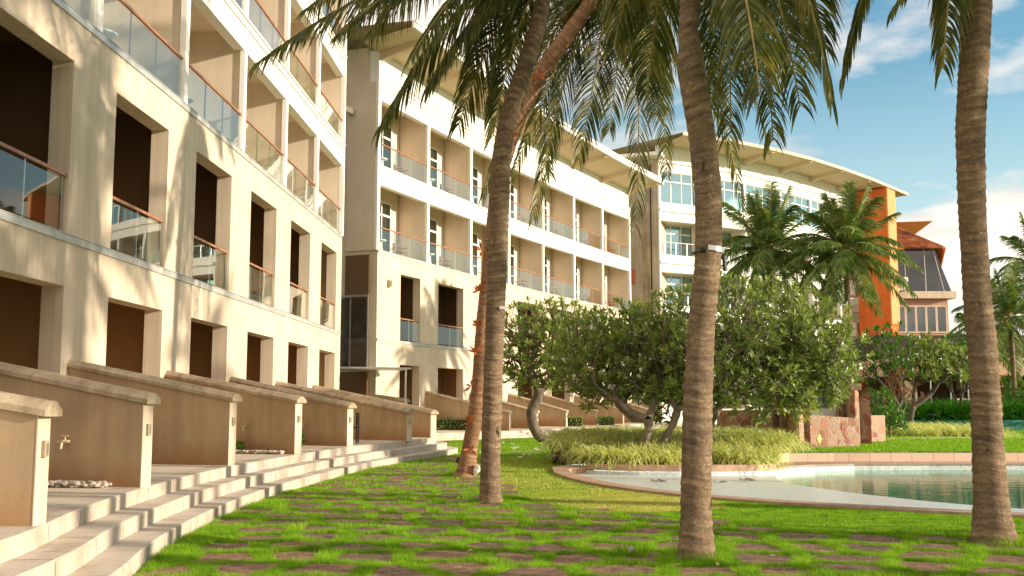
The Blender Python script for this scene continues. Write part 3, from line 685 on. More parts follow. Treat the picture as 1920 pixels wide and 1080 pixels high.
# middle terrace with its steps
mbt=MB(); mbs=MB()
cB=[]
for k in range(7):
    f=fB[k]; n_=6
    for q in range(n_): cB.append(Vector(f.p(f.L*q/n_,5.0 if k else 5.0,0)[:2]))
cB=[Vector((-6.8,44.0)),Vector((-5.4,44.9)),Vector((-3.6,45.9))]+cB[5:]
for k in range(3):
    z1=.3-k*.1; c=offset(cB,.34*k); inner=offset(c,-.36)
    for i in range(len(c)-1):
        a,b=c[i],c[i+1]; mbs.quad((a.x,a.y,z1-.12 if k<2 else -.1),(b.x,b.y,z1-.12 if k<2 else -.1),(b.x,b.y,z1),(a.x,a.y,z1))
        mbs.quad((a.x,a.y,z1),(b.x,b.y,z1),(inner[i+1].x,inner[i+1].y,z1),(inner[i].x,inner[i].y,z1))
inner=offset(cB,-.36); back=offset(cB,-9)
for i in range(len(cB)-1):
    mbt.quad((inner[i].x,inner[i].y,.297),(inner[i+1].x,inner[i+1].y,.297),(back[i+1].x,back[i+1].y,.297),(back[i].x,back[i].y,.297))
tag(mbs.build('steps',M['granite']),kind='structure'); tag(mbt.build('terrace',M['terr']),kind='structure')

# pool plan
rim=catmull([(1.42,25.3),(1.28,23.9),(1.5,22.0),(1.95,20.2),(2.6,18.7),(3.35,17.55),(4.35,16.55),(5.6,15.6),(6.9,14.75),(8.6,13.9),(11,13.2),(14.5,13.0)],5)
rim=[Vector((p.x,p.y)) for p in rim]
far=[Vector(p) for p in ((18,14.5),(19,20),(18,26.9),(14,27.0),(10.5,27.1),(8.6,27.0),(7.5,26.6),(6.6,25.9),(6.15,25.0),(5.6,24.65),(4.7,24.45),(3.8,24.4),(2.9,24.55),(2.1,24.95),(1.75,25.3))]
pool=rim+far
hole=offset(rim,.0)
outerN=offset(rim,.36)          # lawn side edge of the near coping
tmp=[Vector((1.25,26.1))]+outerN
holeL=outerN+far[:3]+[Vector(p) for p in ((18.2,28.0),(14,28.05),(8.4,28.05),(7.6,28.6),(6.5,29.6),(3.5,29.5),(1.4,27.2))]
big=[Vector(p) for p in ((-300,-60),(400,-60),(400,500),(-300,500))]
tess=tessellate_polygon([[Vector((p.x,p.y,0)) for p in big],[Vector((p.x,p.y,0)) for p in holeL]])
allp=big+holeL; mb=MB(); mb.add([(p.x,p.y,0) for p in allp],[tuple(t) for t in tess])
lw=mb.build('lawn',M['lawn']); tag(lw,kind='structure')
# make the lawn faces point up
import bmesh
bm=bmesh.new(); bm.from_mesh(lw.data)
for fc in bm.faces:
    if fc.normal.z<0: fc.normal_flip()
bm.to_mesh(lw.data); bm.free()
# coping slabs of the near rim (one structure ring) 
cz=.045; mb=MB()
for i in range(len(rim)-1):
    a,b=rim[i],rim[i+1]; c,d=outerN[i+1],outerN[i]
    mb.quad((a.x,a.y,cz),(b.x,b.y,cz),(c.x,c.y,cz),(d.x,d.y,cz)); mb.quad((d.x,d.y,cz),(c.x,c.y,cz),(c.x,c.y,-.1),(d.x,d.y,-.1)); mb.quad((a.x,a.y,cz),(a.x,a.y,-.06),(b.x,b.y,-.06),(b.x,b.y,cz))
tag(mb.build('pool_coping',M['coping']),kind='structure')
# basin walls
mb=MB(); zb=-1.3
for i in range(len(pool)):
    a,b=pool[i],pool[(i+1)%len(pool)]
    if i>=len(rim)+7: zt=-.02
    else: zt=.03
    if i<len(rim)-1: zt=-.06
    mb.quad((a.x,a.y,zb),(b.x,b.y,zb),(b.x,b.y,zt),(a.x,a.y,zt))
tag(mb.build('pool_wall',M['mosaic']),kind='structure')
# dry mosaic shelf (beach) along the near rim
shb=[Vector(p) for p in ((14.5,15.2),(11,15.6),(8.6,16.2),(7.6,16.9),(6.9,18.0),(6.35,19.3),(5.9,20.7),(5.65,22.2),(5.75,23.4),(6.15,25.0),(5.6,24.65),(4.7,24.45),(3.8,24.4),(2.9,24.55),(2.1,24.95),(1.75,25.3))]
sh=rim+shb; tess=tessellate_polygon([[Vector((p.x,p.y,0)) for p in sh]]); mb=MB(); mb.add([(p.x,p.y,-.09) for p in sh],[tuple(t) for t in tess])
for i in range(9): a,b=shb[i],shb[i+1]; mb.quad((a.x,a.y,-.09),(b.x,b.y,-.09),(b.x,b.y,-1.3),(a.x,a.y,-1.3))
tag(mb.build('pool_shelf',M['mosaic']),kind='structure')
mb=MB(); mb.quad((0,12,zb),(20,12,zb),(20,28,zb),(0,28,zb)); tag(mb.build('pool_floor',M['tealmosaic']),kind='structure')
tess=tessellate_polygon([[Vector((p.x,p.y,0)) for p in pool]]); mb=MB(); mb.add([(p.x,p.y,-.13) for p in pool],[tuple(t) for t in tess])
tag(mb.build('pool_water',M['water']),kind='structure')
# far deck (lower tread) and tiled upstand
mb=MB()
fd=[Vector(p) for p in ((18.2,27.0),(14,27.0),(10.5,27.1),(8.6,27.0),(7.5,26.6),(6.6,25.9),(6.15,25.0))]
fo=[Vector(p) for p in ((18.2,28.0),(14,28.0),(10.5,28.05),(8.4,28.05),(7.2,27.9),(6.2,27.3),(5.4,25.8))]
for i in range(6):
    a,b,c,d=fd[i],fd[i+1],fo[i+1],fo[i]; mb.quad((a.x,a.y,.04),(b.x,b.y,.04),(c.x,c.y,.04),(d.x,d.y,.04))
    mb.quad((a.x,a.y,.04),(a.x,a.y,-.02),(b.x,b.y,-.02),(b.x,b.y,.04))
tag(mb.build('pool_deck',M['coping']),kind='structure')
mt,nt,bb=nodes('tiled_upstand'); br_=N(nt,'ShaderNodeTexBrick'); br_.offset=0; br_.inputs['Color1'].default_value=(.66,.48,.35,1); br_.inputs['Color2'].default_value=(.72,.55,.43,1); br_.inputs['Mortar'].default_value=(.46,.34,.26,1)
br_.inputs['Scale'].default_value=1; br_.inputs['Brick Width'].default_value=.55; br_.inputs['Row Height'].default_value=.5; br_.inputs['Mortar Size'].default_value=.012
mp=N(nt,'ShaderNodeMapping'); mp.inputs['Rotation'].default_value=(R(90),0,0); nt.links.new(N(nt,'ShaderNodeNewGeometry').outputs['Position'],mp.inputs[0]); nt.links.new(mp.outputs[0],br_.inputs['Vector']); nt.links.new(br_.outputs[0],bb.inputs['Base Color']); M['upst']=mt
mb=MB()
top=[Vector(p) for p in ((18.2,28.35),(14,28.35),(10.5,28.4),(8.4,28.4),(7.0,28.3),(5.9,27.6),(5.0,25.95))]
for i in range(6):
    a,b,c,d=fo[i],fo[i+1],top[i+1],top[i]; mb.quad((a.x,a.y,.04),(b.x,b.y,.04),(b.x,b.y,.25),(a.x,a.y,.25)); mb.quad((a.x,a.y,.25),(b.x,b.y,.25),(c.x,c.y,.25),(d.x,d.y,.25))
tag(mb.build('pool_kerb',M['upst']),kind='structure')
# bank rising behind the pool: raised lawn
mb=MB(); bk=[Vector(p) for p in ((60,28.35),(18.2,28.35),(14,28.35),(10.5,28.4),(8.4,28.4),(7.6,30),(7.6,34),(9,50),(12,70),(60,70))]
def bankz(x,y): return .24
tess=tessellate_polygon([[Vector((p.x,p.y,0)) for p in bk]]); mb.add([(p.x,p.y,bankz(p.x,p.y)) for p in bk],[tuple(t) for t in tess])
o=mb.build('lawn_bank',M['lawn']); tag(o,kind='structure')
bm=bmesh.new(); bm.from_mesh(o.data)
for fc in bm.faces:
    if fc.normal.z<0: fc.normal_flip()
bm.to_mesh(o.data); bm.free()
# planter island: soil behind a coping wall
plf=[Vector(p) for p in ((6.15,25.0),(5.6,24.65),(4.7,24.45),(3.8,24.4),(2.9,24.55),(2.1,24.95),(1.75,25.3))]
plb=[p+Vector((0,.34)) for p in plf]
mb=MB()
for i in range(6):
    a,b,c,d=plf[i],plf[i+1],plb[i+1],plb[i]
    mb.quad((a.x,a.y,.14),(b.x,b.y,.14),(c.x,c.y,.14),(d.x,d.y,.14)); mb.quad((a.x,a.y-.003,-.0),(b.x,b.y-.003,-.0),(b.x,b.y-.003,.14),(a.x,a.y-.003,.14))
mb.prism([(1.35,25.0),(1.75,25.3),(1.95,25.7),(1.4,26.3),(.95,25.5),(.93,24.2),(1.24,24.2)],-.1,.05)
tag(mb.build('planter_kerb',M['coping']),kind='structure')
mb=MB(); so_=[Vector(p) for p in ((6.2,25.3),(5.6,24.98),(4.7,24.78),(3.8,24.73),(2.9,24.88),(2.1,25.28),(1.5,26.0),(1.0,27.6),(1.2,30),(3,32.5),(6,32.5),(7.8,30.5),(7.4,28.5),(6.2,27.2))]
tess=tessellate_polygon([[Vector((p.x,p.y,0)) for p in so_]]); mb.add([(p.x,p.y,.12) for p in so_],[tuple(t) for t in tess]); 
ms=plain('planting_soil',(.10,.065,.035),.95,bs=.6); o=mb.build('planting_soil',ms); tag(o,kind='structure')
# small upper pool + path far right
q=[on(1755,812,.3),on(1920,815,.3)]
mb=MB(); mb.box(19.5,46,48.5,54,-.5,.262); tag(mb.build('upper_pool_water',M['water']),kind='structure')
mb=MB(); mb.box(19.3,46.2,54,54.3,.2,.75); tag(mb.build('upper_pool_wall',M['tealmosaic']),kind='structure')
mb=MB(); mb.prism([(13.5,39.5),(16.5,40.5),(22,42),(30,42.5),(30,44),(21,43.6),(15.5,42)],.2,.262); tag(mb.build('path',M['terr']),kind='structure')

# ------------------------------------------------------------------ stepping stones
CS=.68; SY=1.15
def jit(i,j):
    h=np.sin(i*127.1+j*311.7)*43758.5453; h=h-np.floor(h); k=np.sin(i*269.5+j*183.3)*43758.5453; k=k-np.floor(k); return (h-.5)*.62,(k-.5)*.62
def site(i,j):
    a,b=jit(np.asarray(i,float),np.asarray(j,float)); return (i+.5+a+.35*(j%2))*CS,(j+.5+b)*CS*SY
bnd=[(1.0,-60),(7.0,11.2),(5.7,11.9),(3.5,13.1),(2.3,14.4),(.9,15.6),(.1,17.5),(-.45,21.5),(-1.1,29),(-2.0,36)]
def in_stone_zone(x,y):
    yb=np.interp(y,[2,11.0,11.9,13.1,14.4,15.6,17.5,21.5,29,36],[12,8.2,5.9,3.6,2.3,.9,.1,-.45,-1.1,-2.0])
    return (x<yb)&(y<36)
NX=np.array([p.x for p in offset(nose,.70)]); NY=np.array([p.y for p in offset(nose,.70)])
idx=NY.argsort(); 
def step_x(y): return np.interp(y,NY[:-8],NX[:-8])
def stone_poly(i,j):
    sx,sy=site(i,j); sx=float(sx); sy=float(sy)
    poly=[Vector((sx-1,sy-1)),Vector((sx+1,sy-1)),Vector((sx+1,sy+1)),Vector((sx-1,sy+1))]; S=Vector((sx,sy))
    for a in range(-2,3):
        for b in range(-2,3):
            if a==0 and b==0: continue
            q=Vector([float(t) for t in site(i+a,j+b)]); n=(q-S); l=n.length; n/=l; c=n.dot(S)+l/2-GAP
            out=[]
            for k in range(len(poly)):
                p0,p1=poly[k],poly[(k+1)%len(poly)]; d0=n.dot(p0)-c; d1=n.dot(p1)-c
                if d0<=0: out.append(p0)
                if (d0<0)!=(d1<0) and abs(d0-d1)>1e-9: out.append(p0.lerp(p1,d0/(d0-d1)))
            poly=out
            if len(poly)<3: return None
    return poly
GAP=.092
stones=[]
for j in range(5,50):
    for i in range(-10,18):
        sx,sy=site(i,j); sx=float(sx); sy=float(sy)
        if not in_stone_zone(sx,sy) or sy>36: continue
        if sx<step_x(sy)+.25: continue
        if abs(sx)>sy*.5+.8 or sy<7.5: continue
        if min((sx-a)**2+(sy-b)**2 for a,b in ((1.82,10.5),(-.35,16.6)))<.30**2: continue
        stones.append((sy,i,j))
stones.sort(); restm=MB()
stone_set=set((i,j) for _,i,j in stones)
cols3=['left','middle','right']
for n_,(sy,i,j) in enumerate(stones):
    p=stone_poly(i,j)
    if not p: continue
    q=[]
    for k in range(len(p)):
        a,b=p[k],p[(k+1)%len(p)]; q+=[a.lerp(b,.14),a.lerp(b,.86)]
    c=sum(q,Vector((0,0)))/len(q); 
    rr=random.Random(i*31+j); tx,ty=rr.uniform(-.012,.012),rr.uniform(-.012,.012)
    m=len(q); mb=MB(); vs=[]
    for (sc_,z) in ((1,-.05),(1,.012),(.96,.022)):
        for v in q: w_=c+(v-c)*sc_; vs.append((w_.x,w_.y,z+tx*(v.x-c.x)+ty*(v.y-c.y)))
    fs=[(L_*m+k,L_*m+(k+1)%m,(L_+1)*m+(k+1)%m,(L_+1)*m+k) for L_ in (0,1) for k in range(m)]+[tuple(2*m+k for k in range(m))]
    if n_>=290: restm.add(vs,fs); continue
    mb.add(vs,fs); o=mb.build('paving_stone',M['slab'])
    tag(o,'flat reddish brown paving stone sunk in bright green grass','paving stone','irregular paving stones set in the lawn')

if restm.v: tag(restm.build('paving_stones',M['slab']),kind='stuff',label='distant paving stones in the lawn by the far end of the steps',cat='paving stones')
# ------------------------------------------------------------------ grass blades
def blades(x,y,z,h,w,lean):
    n=len(x); a=rng.uniform(0,2*np.pi,n); dx=np.cos(a)*w/2; dy=np.sin(a)*w/2
    b=rng.uniform(0,2*np.pi,n); lx=np.cos(b)*lean*h; ly=np.sin(b)*lean*h
    V=np.empty((n,3,3),np.float32)
    V[:,0]=np.stack([x-dx,y-dy,z],1); V[:,1]=np.stack([x+dx,y+dy,z],1); V[:,2]=np.stack([x+lx,y+ly,z+h],1); return V
def vnoise(x,y,s,seed=0):
    r=np.random.default_rng(seed); G_=r.random((64,64)); X=x/s; Y=y/s; xi=np.floor(X).astype(int); yi=np.floor(Y).astype(int); fx=X-xi; fy=Y-yi; fx=fx*fx*(3-2*fx); fy=fy*fy*(3-2*fy)
    g=lambda a,b: G_[a%64,b%64]
    return (g(xi,yi)*(1-fx)+g(xi+1,yi)*fx)*(1-fy)+(g(xi,yi+1)*(1-fx)+g(xi+1,yi+1)*fx)*fy
HP=np.array([(p.x,p.y) for p in holeL])
def inpoly(x,y,P):
    c=np.zeros(len(x),bool); n=len(P)
    for i in range(n):
        x0,y0=P[i]; x1,y1=P[(i+1)%n]
        t=((y0>y)!=(y1>y))&(x<(x1-x0)*(y-y0)/(y1-y0+1e-12)+x0); c^=t
    return c
SP=np.array([(p.x,p.y) for p in so_])
def stone_mask(x,y):
    j=np.floor(y/CS/SY).astype(int); best=np.full(len(x),1e9); sec=np.full(len(x),1e9); bi=np.zeros(len(x),int); bj=np.zeros(len(x),int); bx=np.zeros(len(x)); by=np.zeros(len(x)); qx=np.zeros(len(x)); qy=np.zeros(len(x))
    for dj in range(-2,3):
        jj=j+dj; i0=np.floor(x/CS-.35*(jj%2)).astype(int)
        for di in range(-2,3):
            ii=i0+di; a,b=jit(ii.astype(float),jj.astype(float)); sx=(ii+.5+a+.35*(jj%2))*CS; sy=(jj+.5+b)*CS*SY; d=(x-sx)**2+(y-sy)**2
            m1=d<best; m2=(~m1)&(d<sec)
            sec=np.where(m1,best,np.where(m2,d,sec)); qx=np.where(m1,bx,np.where(m2,sx,qx)); qy=np.where(m1,by,np.where(m2,sy,qy))
            bx=np.where(m1,sx,bx); by=np.where(m1,sy,by); bi=np.where(m1,ii,bi); bj=np.where(m1,jj,bj); best=np.where(m1,d,best)
    e=(sec-best)/(2*np.sqrt((bx-qx)**2+(by-qy)**2)+1e-9)
    isst=np.fromiter(((a,b) in stone_set for a,b in zip(bi.tolist(),bj.tolist())),bool,len(x))
    return isst,e
def scatter(n,x0,x1,y0,y1):
    x=rng.uniform(x0,x1,n); y=rng.uniform(y0,y1,n); k=(np.abs(x)<y*.5+1.2)&(x>step_x(y)+.02); k&=~inpoly(x,y,HP)&~inpoly(x,y,SP); k&=~((x>7.6)&(y>28.3)); return x[k],y[k]
VG=[];VM=[]
for (n,y0,y1,wd,hh) in ((560000,8.3,13.,.0055,1.),(330000,13,19,.008,1.),(200000,19,30,.014,1.),(90000,30,47,.03,1.)):
    x,y=scatter(n,-6,min(24,y1*.5+1),y0,y1)
    if y1>20: k=(x>0)|(rng.random(len(x))<1.); x,y=x[k],y[k]
    zone=in_stone_zone(x,y); st,e=stone_mask(x,y)
    edge=e-GAP
    nz=vnoise(x,y,.35,1)*.6+vnoise(x,y,.12,2)*.4; n2=vnoise(x,y,1.7,3)
    rag=.06*(vnoise(x,y,.10,5)-.30)
    keep=(~st)|(edge<rag)|(rng.random(len(x))<.012)
    x,y,zone,nz,n2,st,edge=[q[keep] for q in (x,y,zone,nz,n2,st,edge)]
    near=zone
    hgt=np.where(near,.026+.078*nz**1.5+.012*n2,.018+.012*nz)*rng.uniform(.6,1.15,len(x))
    z=np.where(near,.028*np.clip(1-(edge+.02)/.12,0,1)*0+.0,0.)
    V=blades(x,y,z,hgt,wd*rng.uniform(.7,1.4,len(x)),.55)
    mown=(~near)&(y<31)&(y>14.2+.5*np.maximum(x,0))&(x<3.2) 
    mixm=rng.random(len(x))<np.clip((vnoise(x,y,2.3,8)+.15)*1.3,0,.97)
    mm=mown&mixm
    VG.append(V[~mm]); VM.append(V[mm])
o=tri_mesh('grass',np.concatenate(VG),M['grass']); tag(o,kind='stuff',label='bright green grass growing between the paving stones',cat='grass')
o=tri_mesh('grass',np.concatenate(VM),M['mown']); tag(o,kind='stuff',label='short yellowish mown grass beside the pool rim',cat='grass')
x=rng.uniform(6,30,120000); y=28.5+rng.random(120000)**1.5*24; k=(x<y*.5+1)&((x>9)|(y<34)); x,y=x[k],y[k]
o=tri_mesh('grass',blades(x,y,np.full(len(x),.24),rng.uniform(.03,.075,len(x))*(.6+vnoise(x,y,.8,4)),rng.uniform(.02,.035,len(x)),.5),M['grass']); tag(o,kind='stuff',label='sunlit grass bank beyond the pool',cat='grass')
# taller tufts round palm feet
def tuft(px,py,r,n,h):
    a=rng.uniform(0,2*np.pi,n); q=r*rng.uniform(.75,1.9,n); return blades(px+np.cos(a)*q,py+np.sin(a)*q,np.zeros(n),h*rng.uniform(.4,1.2,n),np.full(n,.007),.6)
o=tri_mesh('grass',np.concatenate([tuft(1.82,10.5,.17,1500,.13),tuft(-.98,23.,.22,1400,.2),tuft(5.3,11.7,.2,1600,.13),tuft(-.35,16.6,.17,900,.08),tuft(1.18,10.75,.1,500,.14)]),M['grass']); tag(o,kind='stuff',label='long untrimmed grass tufts around the palm feet',cat='grass')
# fallen flowers on the lawn
V=[]
for _ in range(70):
    px,py=random.uniform(-1,3.6),random.uniform(29,42)
    if px>1 and py<33.5: continue
    for k in range(5):
        a=k*1.257+random.random(); c=Vector((px,py,.06)); e=Vector((math.cos(a),math.sin(a),.5))*.07; s=Vector((-math.sin(a),math.cos(a),0))*.03
        V.append([c,c+e+s,c+e*1.3,c+e-s])
o=tri_mesh('fallen_flowers',V,M['flower'],4); tag(o,kind='stuff',label='white frangipani flowers fallen on the shaded lawn',cat='flowers')
# pebbles by second and fourth garden walls
def ico(mb,c,r,sq):
    n=6; vs=[]
    for i,(rr,zz) in enumerate(((.0,-1),(.8,-.5),(1,.1),(.65,.75),(0,1))):
        for k in range(n): a=2*math.pi*k/n+random.random()*.4; vs.append((c[0]+r*rr*math.cos(a)*1.2,c[1]+r*rr*math.sin(a),c[2]+r*zz*sq))
    mb.add(vs,[(i*n+k,i*n+(k+1)%n,(i+1)*n+(k+1)%n,(i+1)*n+k) for i in range(4) for k in range(n)])
mb=MB()
for _ in range(420):
    s=random.random(); x=-6.7+s*1.75; y=13.62-.25*s-random.uniform(.02,.32); ico(mb,(x,y,.5+random.choice((.012,.03,.05))),random.uniform(.018,.04),.7)
o=mb.build('pebbles',M['pebble'],smooth=True); tag(o,kind='stuff',label='grey white pebbles along the foot of the second garden wall',cat='pebbles')
mb=MB()
for _ in range(260):
    s=random.random(); x=-6.0+s*1.3; y=22.65-.45*s-random.uniform(.05,.3); ico(mb,(x,y,.5+random.choice((.02,.05))),random.uniform(.02,.05),.7)
o=mb.build('pebbles',M['pebble'],smooth=True); tag(o,kind='stuff',label='small pebbles at the foot of the fourth garden wall',cat='pebbles')
# ------------------------------------------------------------------ palms
def trunk_mesh(pts,rad,n=22,step=.03,ring=.11,seed=0,rough=.05):
    P=catmull(pts,10); R_=np.interp(np.linspace(0,1,len(P)),np.linspace(0,1,len(rad)),rad)
    s=[0]
    for i in range(1,len(P)): s.append(s[-1]+(P[i]-P[i-1]).length)
    L=s[-1]; m=int(L/step); q=np.linspace(0,L,m); co=np.array([tuple(p) for p in P]); C=np.stack([np.interp(q,s,co[:,k]) for k in range(3)],1); rr=np.interp(q,s,R_)
    r=np.random.default_rng(seed); ringpos=np.cumsum(r.uniform(ring*.6,ring*1.4,int(L/ring*1.7)+2)); prof=np.zeros(m); tt=np.zeros(m)
    for i,z in enumerate(q):
        k=np.searchsorted(ringpos,z); a=ringpos[k-1] if k>0 else 0; b=ringpos[min(k,len(ringpos)-1)]; t=(z-a)/max(b-a,1e-6); prof[i]=.085*(1-t)**2-.025; tt[i]=t
    g=r.random((m//6+3,n//2+1)); vs=[];uv=[]; u=Vector((1,0,0))
    for i in range(m):
        t=Vector(C[min(i+1,m-1)]-C[max(i-1,0)]).normalized(); u=(u-t*u.dot(t)).normalized(); w=t.cross(u)
        for k in range(n):
            a=2*math.pi*k/n; gi=g[i//6,k//2]*(1-(i%6)/6)+g[i//6+1,k//2]*(i%6)/6
            e=rr[i]*(1+prof[i]*(.35+.9*gi)+rough*(gi-.5)+(.30*math.exp(-max(q[i]-.05,0)/.09)*(1+.35*math.sin(a*7+seed)+.2*math.sin(a*4)) if q[i]<.6 else 0)); ph=.02*math.sin(a*2+i*.02)
            p=Vector(C[i])+(u*math.cos(a)+w*math.sin(a))*e+t*ph; vs.append(tuple(p)); uv.append((k/n*2 if k<=n/2 else (n-k)/n*2,q[i]+.03*math.sin(a)))
    mb=MB(); fs=[(i*n+k,i*n+(k+1)%n,(i+1)*n+(k+1)%n,(i+1)*n+k) for i in range(m-1) for k in range(n)]; fs.append(tuple((m-1)*n+k for k in range(n)))
    mb.add(vs,fs); mb.uv=uv; mb.ring=np.repeat(tt,n)+rng.normal(0,.05,m*n); return mb
UP=Vector((0,0,1))
def frond(par,p0,p1,p2,mat,n=92,ll=.95,w=.034,g=1.6,seed=0,rmat=None,rr=.028,name='frond',gap=.12):
    r=random.Random(seed); p0,p1,p2=Vector(p0),Vector(p1),Vector(p2)
    B=lambda t:p0*(1-t)**2+p1*2*t*(1-t)+p2*t*t
    T=lambda t:((p1-p0)*(1-t)+(p2-p1)*t).normalized()
    mb=MB(); m=14; mb.tube([B(i/m) for i in range(m+1)],[rr*(1-.85*i/m)+.003 for i in range(m+1)],5)
    rc=mb.build(name,rmat or M['rachis'],par)
    Q=[]; H=(p2-p0); H.z=0; side0=H.normalized().cross(UP)
    tw=r.uniform(-.25,.25)
    for sgn in (-1,1):
        for i in range(n):
            t=gap+(1-gap)*(i+r.random()*.6)/n; b=B(t); tan=T(t); S=tan.cross(UP); S=(S.normalized() if S.length>.25 else side0)
            S=(S*sgn+UP*tw*sgn)
            L=ll*(.55+.45*math.sin(math.pi*min(1,(t*.85+.12))))*(1-.35*max(0,t-.7)/.3)*r.uniform(.8,1.1)
            d=(S*r.uniform(.6,.8)+tan*(.5+.35*t)+UP*.10).normalized(); pos_=b.copy(); segs=4; gg=g*r.uniform(.75,1.25)
            ws=Vector((r.uniform(-1,1),r.uniform(-1,1),r.uniform(-.6,.6)))
            W=[]; C=[]
            for q in range(segs+1):
                wv=d.cross(ws).normalized() if d.cross(ws).length>.1 else d.orthogonal().normalized()
                if q and wv.dot(W[-1])<0: wv=-wv
                W.append(wv); C.append(pos_.copy())
                d=(d-UP*gg*.30).normalized() if q else (d-UP*gg*.10).normalized()
                pos_=pos_+d*L/segs
            wd=[.55,1,.9,.6,.06]
            for q in range(segs):
                a=W[q]*w*wd[q]*.5; c=W[q+1]*w*wd[q+1]*.5
                Q.append([C[q]-a,C[q]+a,C[q+1]+c,C[q+1]-c])
    tri_mesh('leaflets',np.array([[tuple(v) for v in f_] for f_ in Q]),mat,4,rc)
    return rc
def crown(par,c,n,L,mat,seed,droop=(.1,1.5),az=None,ll=.95,w=.034,nl=70,elev=None,g=1.5):
    r=random.Random(seed)
    for k in range(n):
        a=(k/n)*2*math.pi*1.0+r.uniform(-.2,.2) if az is None else az[k]
        u=((k*0.618)%1); e=1.25-1.95*u if elev is None else elev[k]         # initial elevation
        l=L*r.uniform(.85,1.1); h=Vector((math.cos(a),math.sin(a),0))
        p1=c+(h*math.cos(e)+UP*math.sin(e))*l*.55
        fall=max(.2,1.15-.55*e)*l*.42
        p2=p1+(h*math.cos(e*.4))*l*.42-UP*fall*(1 if e<.9 else .15)+(UP*l*.22 if e>.9 else Vector((0,0,0)))
        frond(par,c,p1,p2,mat,nl,ll,w,g,seed*100+k)
def boss(par,c,r=.26,mat=None):
    mb=MB(); mb.lathe([(r*.7,-.5),(r*1.0,-.25),(r*1.15,0),(r*.8,.3),(r*.3,.6)],c=tuple(c),n=12); mb.build('crown_shaft',M['dry'] if mat is None else mat,par)

def bigpalm(label,xy,rpx,D,dtop=0,mat='bark',seed=1,foot=None,flare=1.):
    pts=[]; rad=[]; n=len(xy)
    z0=xy[0][1]
    for (x,y),r_ in zip(xy,rpx):
        Dk=D+dtop*(z0-y)/(z0-xy[-1][1]); p=at(x,y,Dk); pts.append(p); rad.append(r_*Dk/F)
    pts[0].z=-.05; rt=root('palm_tree',(pts[0].x,pts[0].y,0),label,'palm tree','tall coconut palms in the lawn'); rad[0]*=flare*1.12
    trunk_mesh(pts,rad,seed=seed).build('trunk',M[mat],rt,smooth=True); return rt,pts
P1,t1=bigpalm('straight then leaning palm in the lawn, crossing in front of the ruddy palm',[(919,945),(920,860),(923,760),(926,660),(930,560),(934,450),(937,360),(941,290),(956,210),(976,150),(1003,65),(1018,0),(1035,-70)],[18,18,18,18,18,19,19.5,18,17,17,16,15,14],16.4,seed=1)
P2,t2=bigpalm('ruddy leaning palm with orange dry sheaths, behind the straight one',[(873,896),(880,845),(891,780),(898,720),(905,620),(915,520),(925,420),(938,330),(957,262),(985,190),(1022,125),(1062,70),(1110,0),(1130,-30)],[17,14.5,14,13.5,13.5,13.5,13.5,14,15,16,15.5,15.5,13,12],22.4,mat='barkr',seed=2,flare=1.05)
P3,t3=bigpalm('thick palm with a metal band, standing in the foreground lawn right of centre',[(1305,1052),(1305,960),(1306,860),(1309,740),(1316,610),(1327,490),(1328,380),(1322,300),(1313,235),(1302,170),(1295,110),(1291,50),(1294,0),(1298,-110),(1300,-230)],[30,28,28,27,24.5,25,26,25,26,26,24.5,18,20,19,18],10.5,seed=3)
P4,t4=bigpalm('foreground palm with dark knots at the right edge, beside the pool',[(1864,1020),(1857,920),(1852,830),(1847,720),(1841,640),(1833,560),(1828,480),(1822,370),(1820,240),(1826,120),(1831,0),(1835,-140),(1836,-270)],[35,30,27.5,26,26,25,25,25,27,27.5,29,26,24],11.7,seed=4)
fr=M['frond']
def pf(par,C,D,mid,tip,seed,ll=1.0,n=120,g=2.2,w=.034,dm=0,dt=0,mat=None):
    frond(par,at(C[0],C[1],D),at(mid[0],mid[1],D+dm),at(tip[0],tip[1],D+dt),mat or fr,n,ll,w,g,seed)
# crown of the straight palm
C1=(1048,-100); D1=16.4; boss(P1,at(C1[0],C1[1],D1))
for i,(m_,t_,dm,dt) in enumerate((((790,-110),(482,118),-.4,-1.0),((800,-150),(575,20),.6,1.5),((880,-60),(708,248),.1,.2),((900,-20),(800,165),-.6,-1.0),((940,-20),(860,235),.9,1.6),((860,-150),(690,70),1.2,2.2),((960,20),(925,255),1.0,1.5),((900,-120),(770,110),-1.2,-2.0),((950,-90),(880,120),0.6,1.2),((830,-120),(640,60),-1,-2),((1150,-190),(1270,10),1,2.5))):
    pf(P1,C1,D1,m_,t_,110+i,dm=dm,dt=dt,w=.034,g=1.5,ll=1.05,n=105)
crown(P1,at(C1[0],C1[1],D1),9,4.3,fr,12,elev=[.9,1.2,.6,1.3,.5,1.0,.7,1.1,.4])
# crown of the ruddy palm
C2=(1140,-45); D2=22.4; boss(P2,at(C2[0],C2[1],D2))
for i,(m_,t_,dm,dt) in enumerate((((1010,30),(905,370),.6,1.0),((1060,80),(1000,410),.8,1.2),((1090,-10),(960,330),1,1.8),((1125,110),(1085,300),.8,1.2),((1215,-30),(1192,425),-.5,-.6),((1240,-60),(1250,330),1,1.4),((1290,-30),(1300,375),-.2,-.3),((1320,-60),(1392,395),.6,.8),((1180,20),(1140,250),1.5,2.4),((1350,-110),(1440,270),-.8,-1.2),((1230,40),(1230,215),-1.2,-1.8),((990,0),(1030,330),1.4,2.4),((1040,-60),(950,120),1.8,3))):
    pf(P2,C2,D2,m_,t_,210+i,dm=dm,dt=dt,w=.034,g=1.1,ll=1.0,n=105)
crown(P2,at(C2[0],C2[1],D2),8,4.6,fr,22,elev=[.9,1.2,.6,1.3,.5,1.0,.7,1.1])
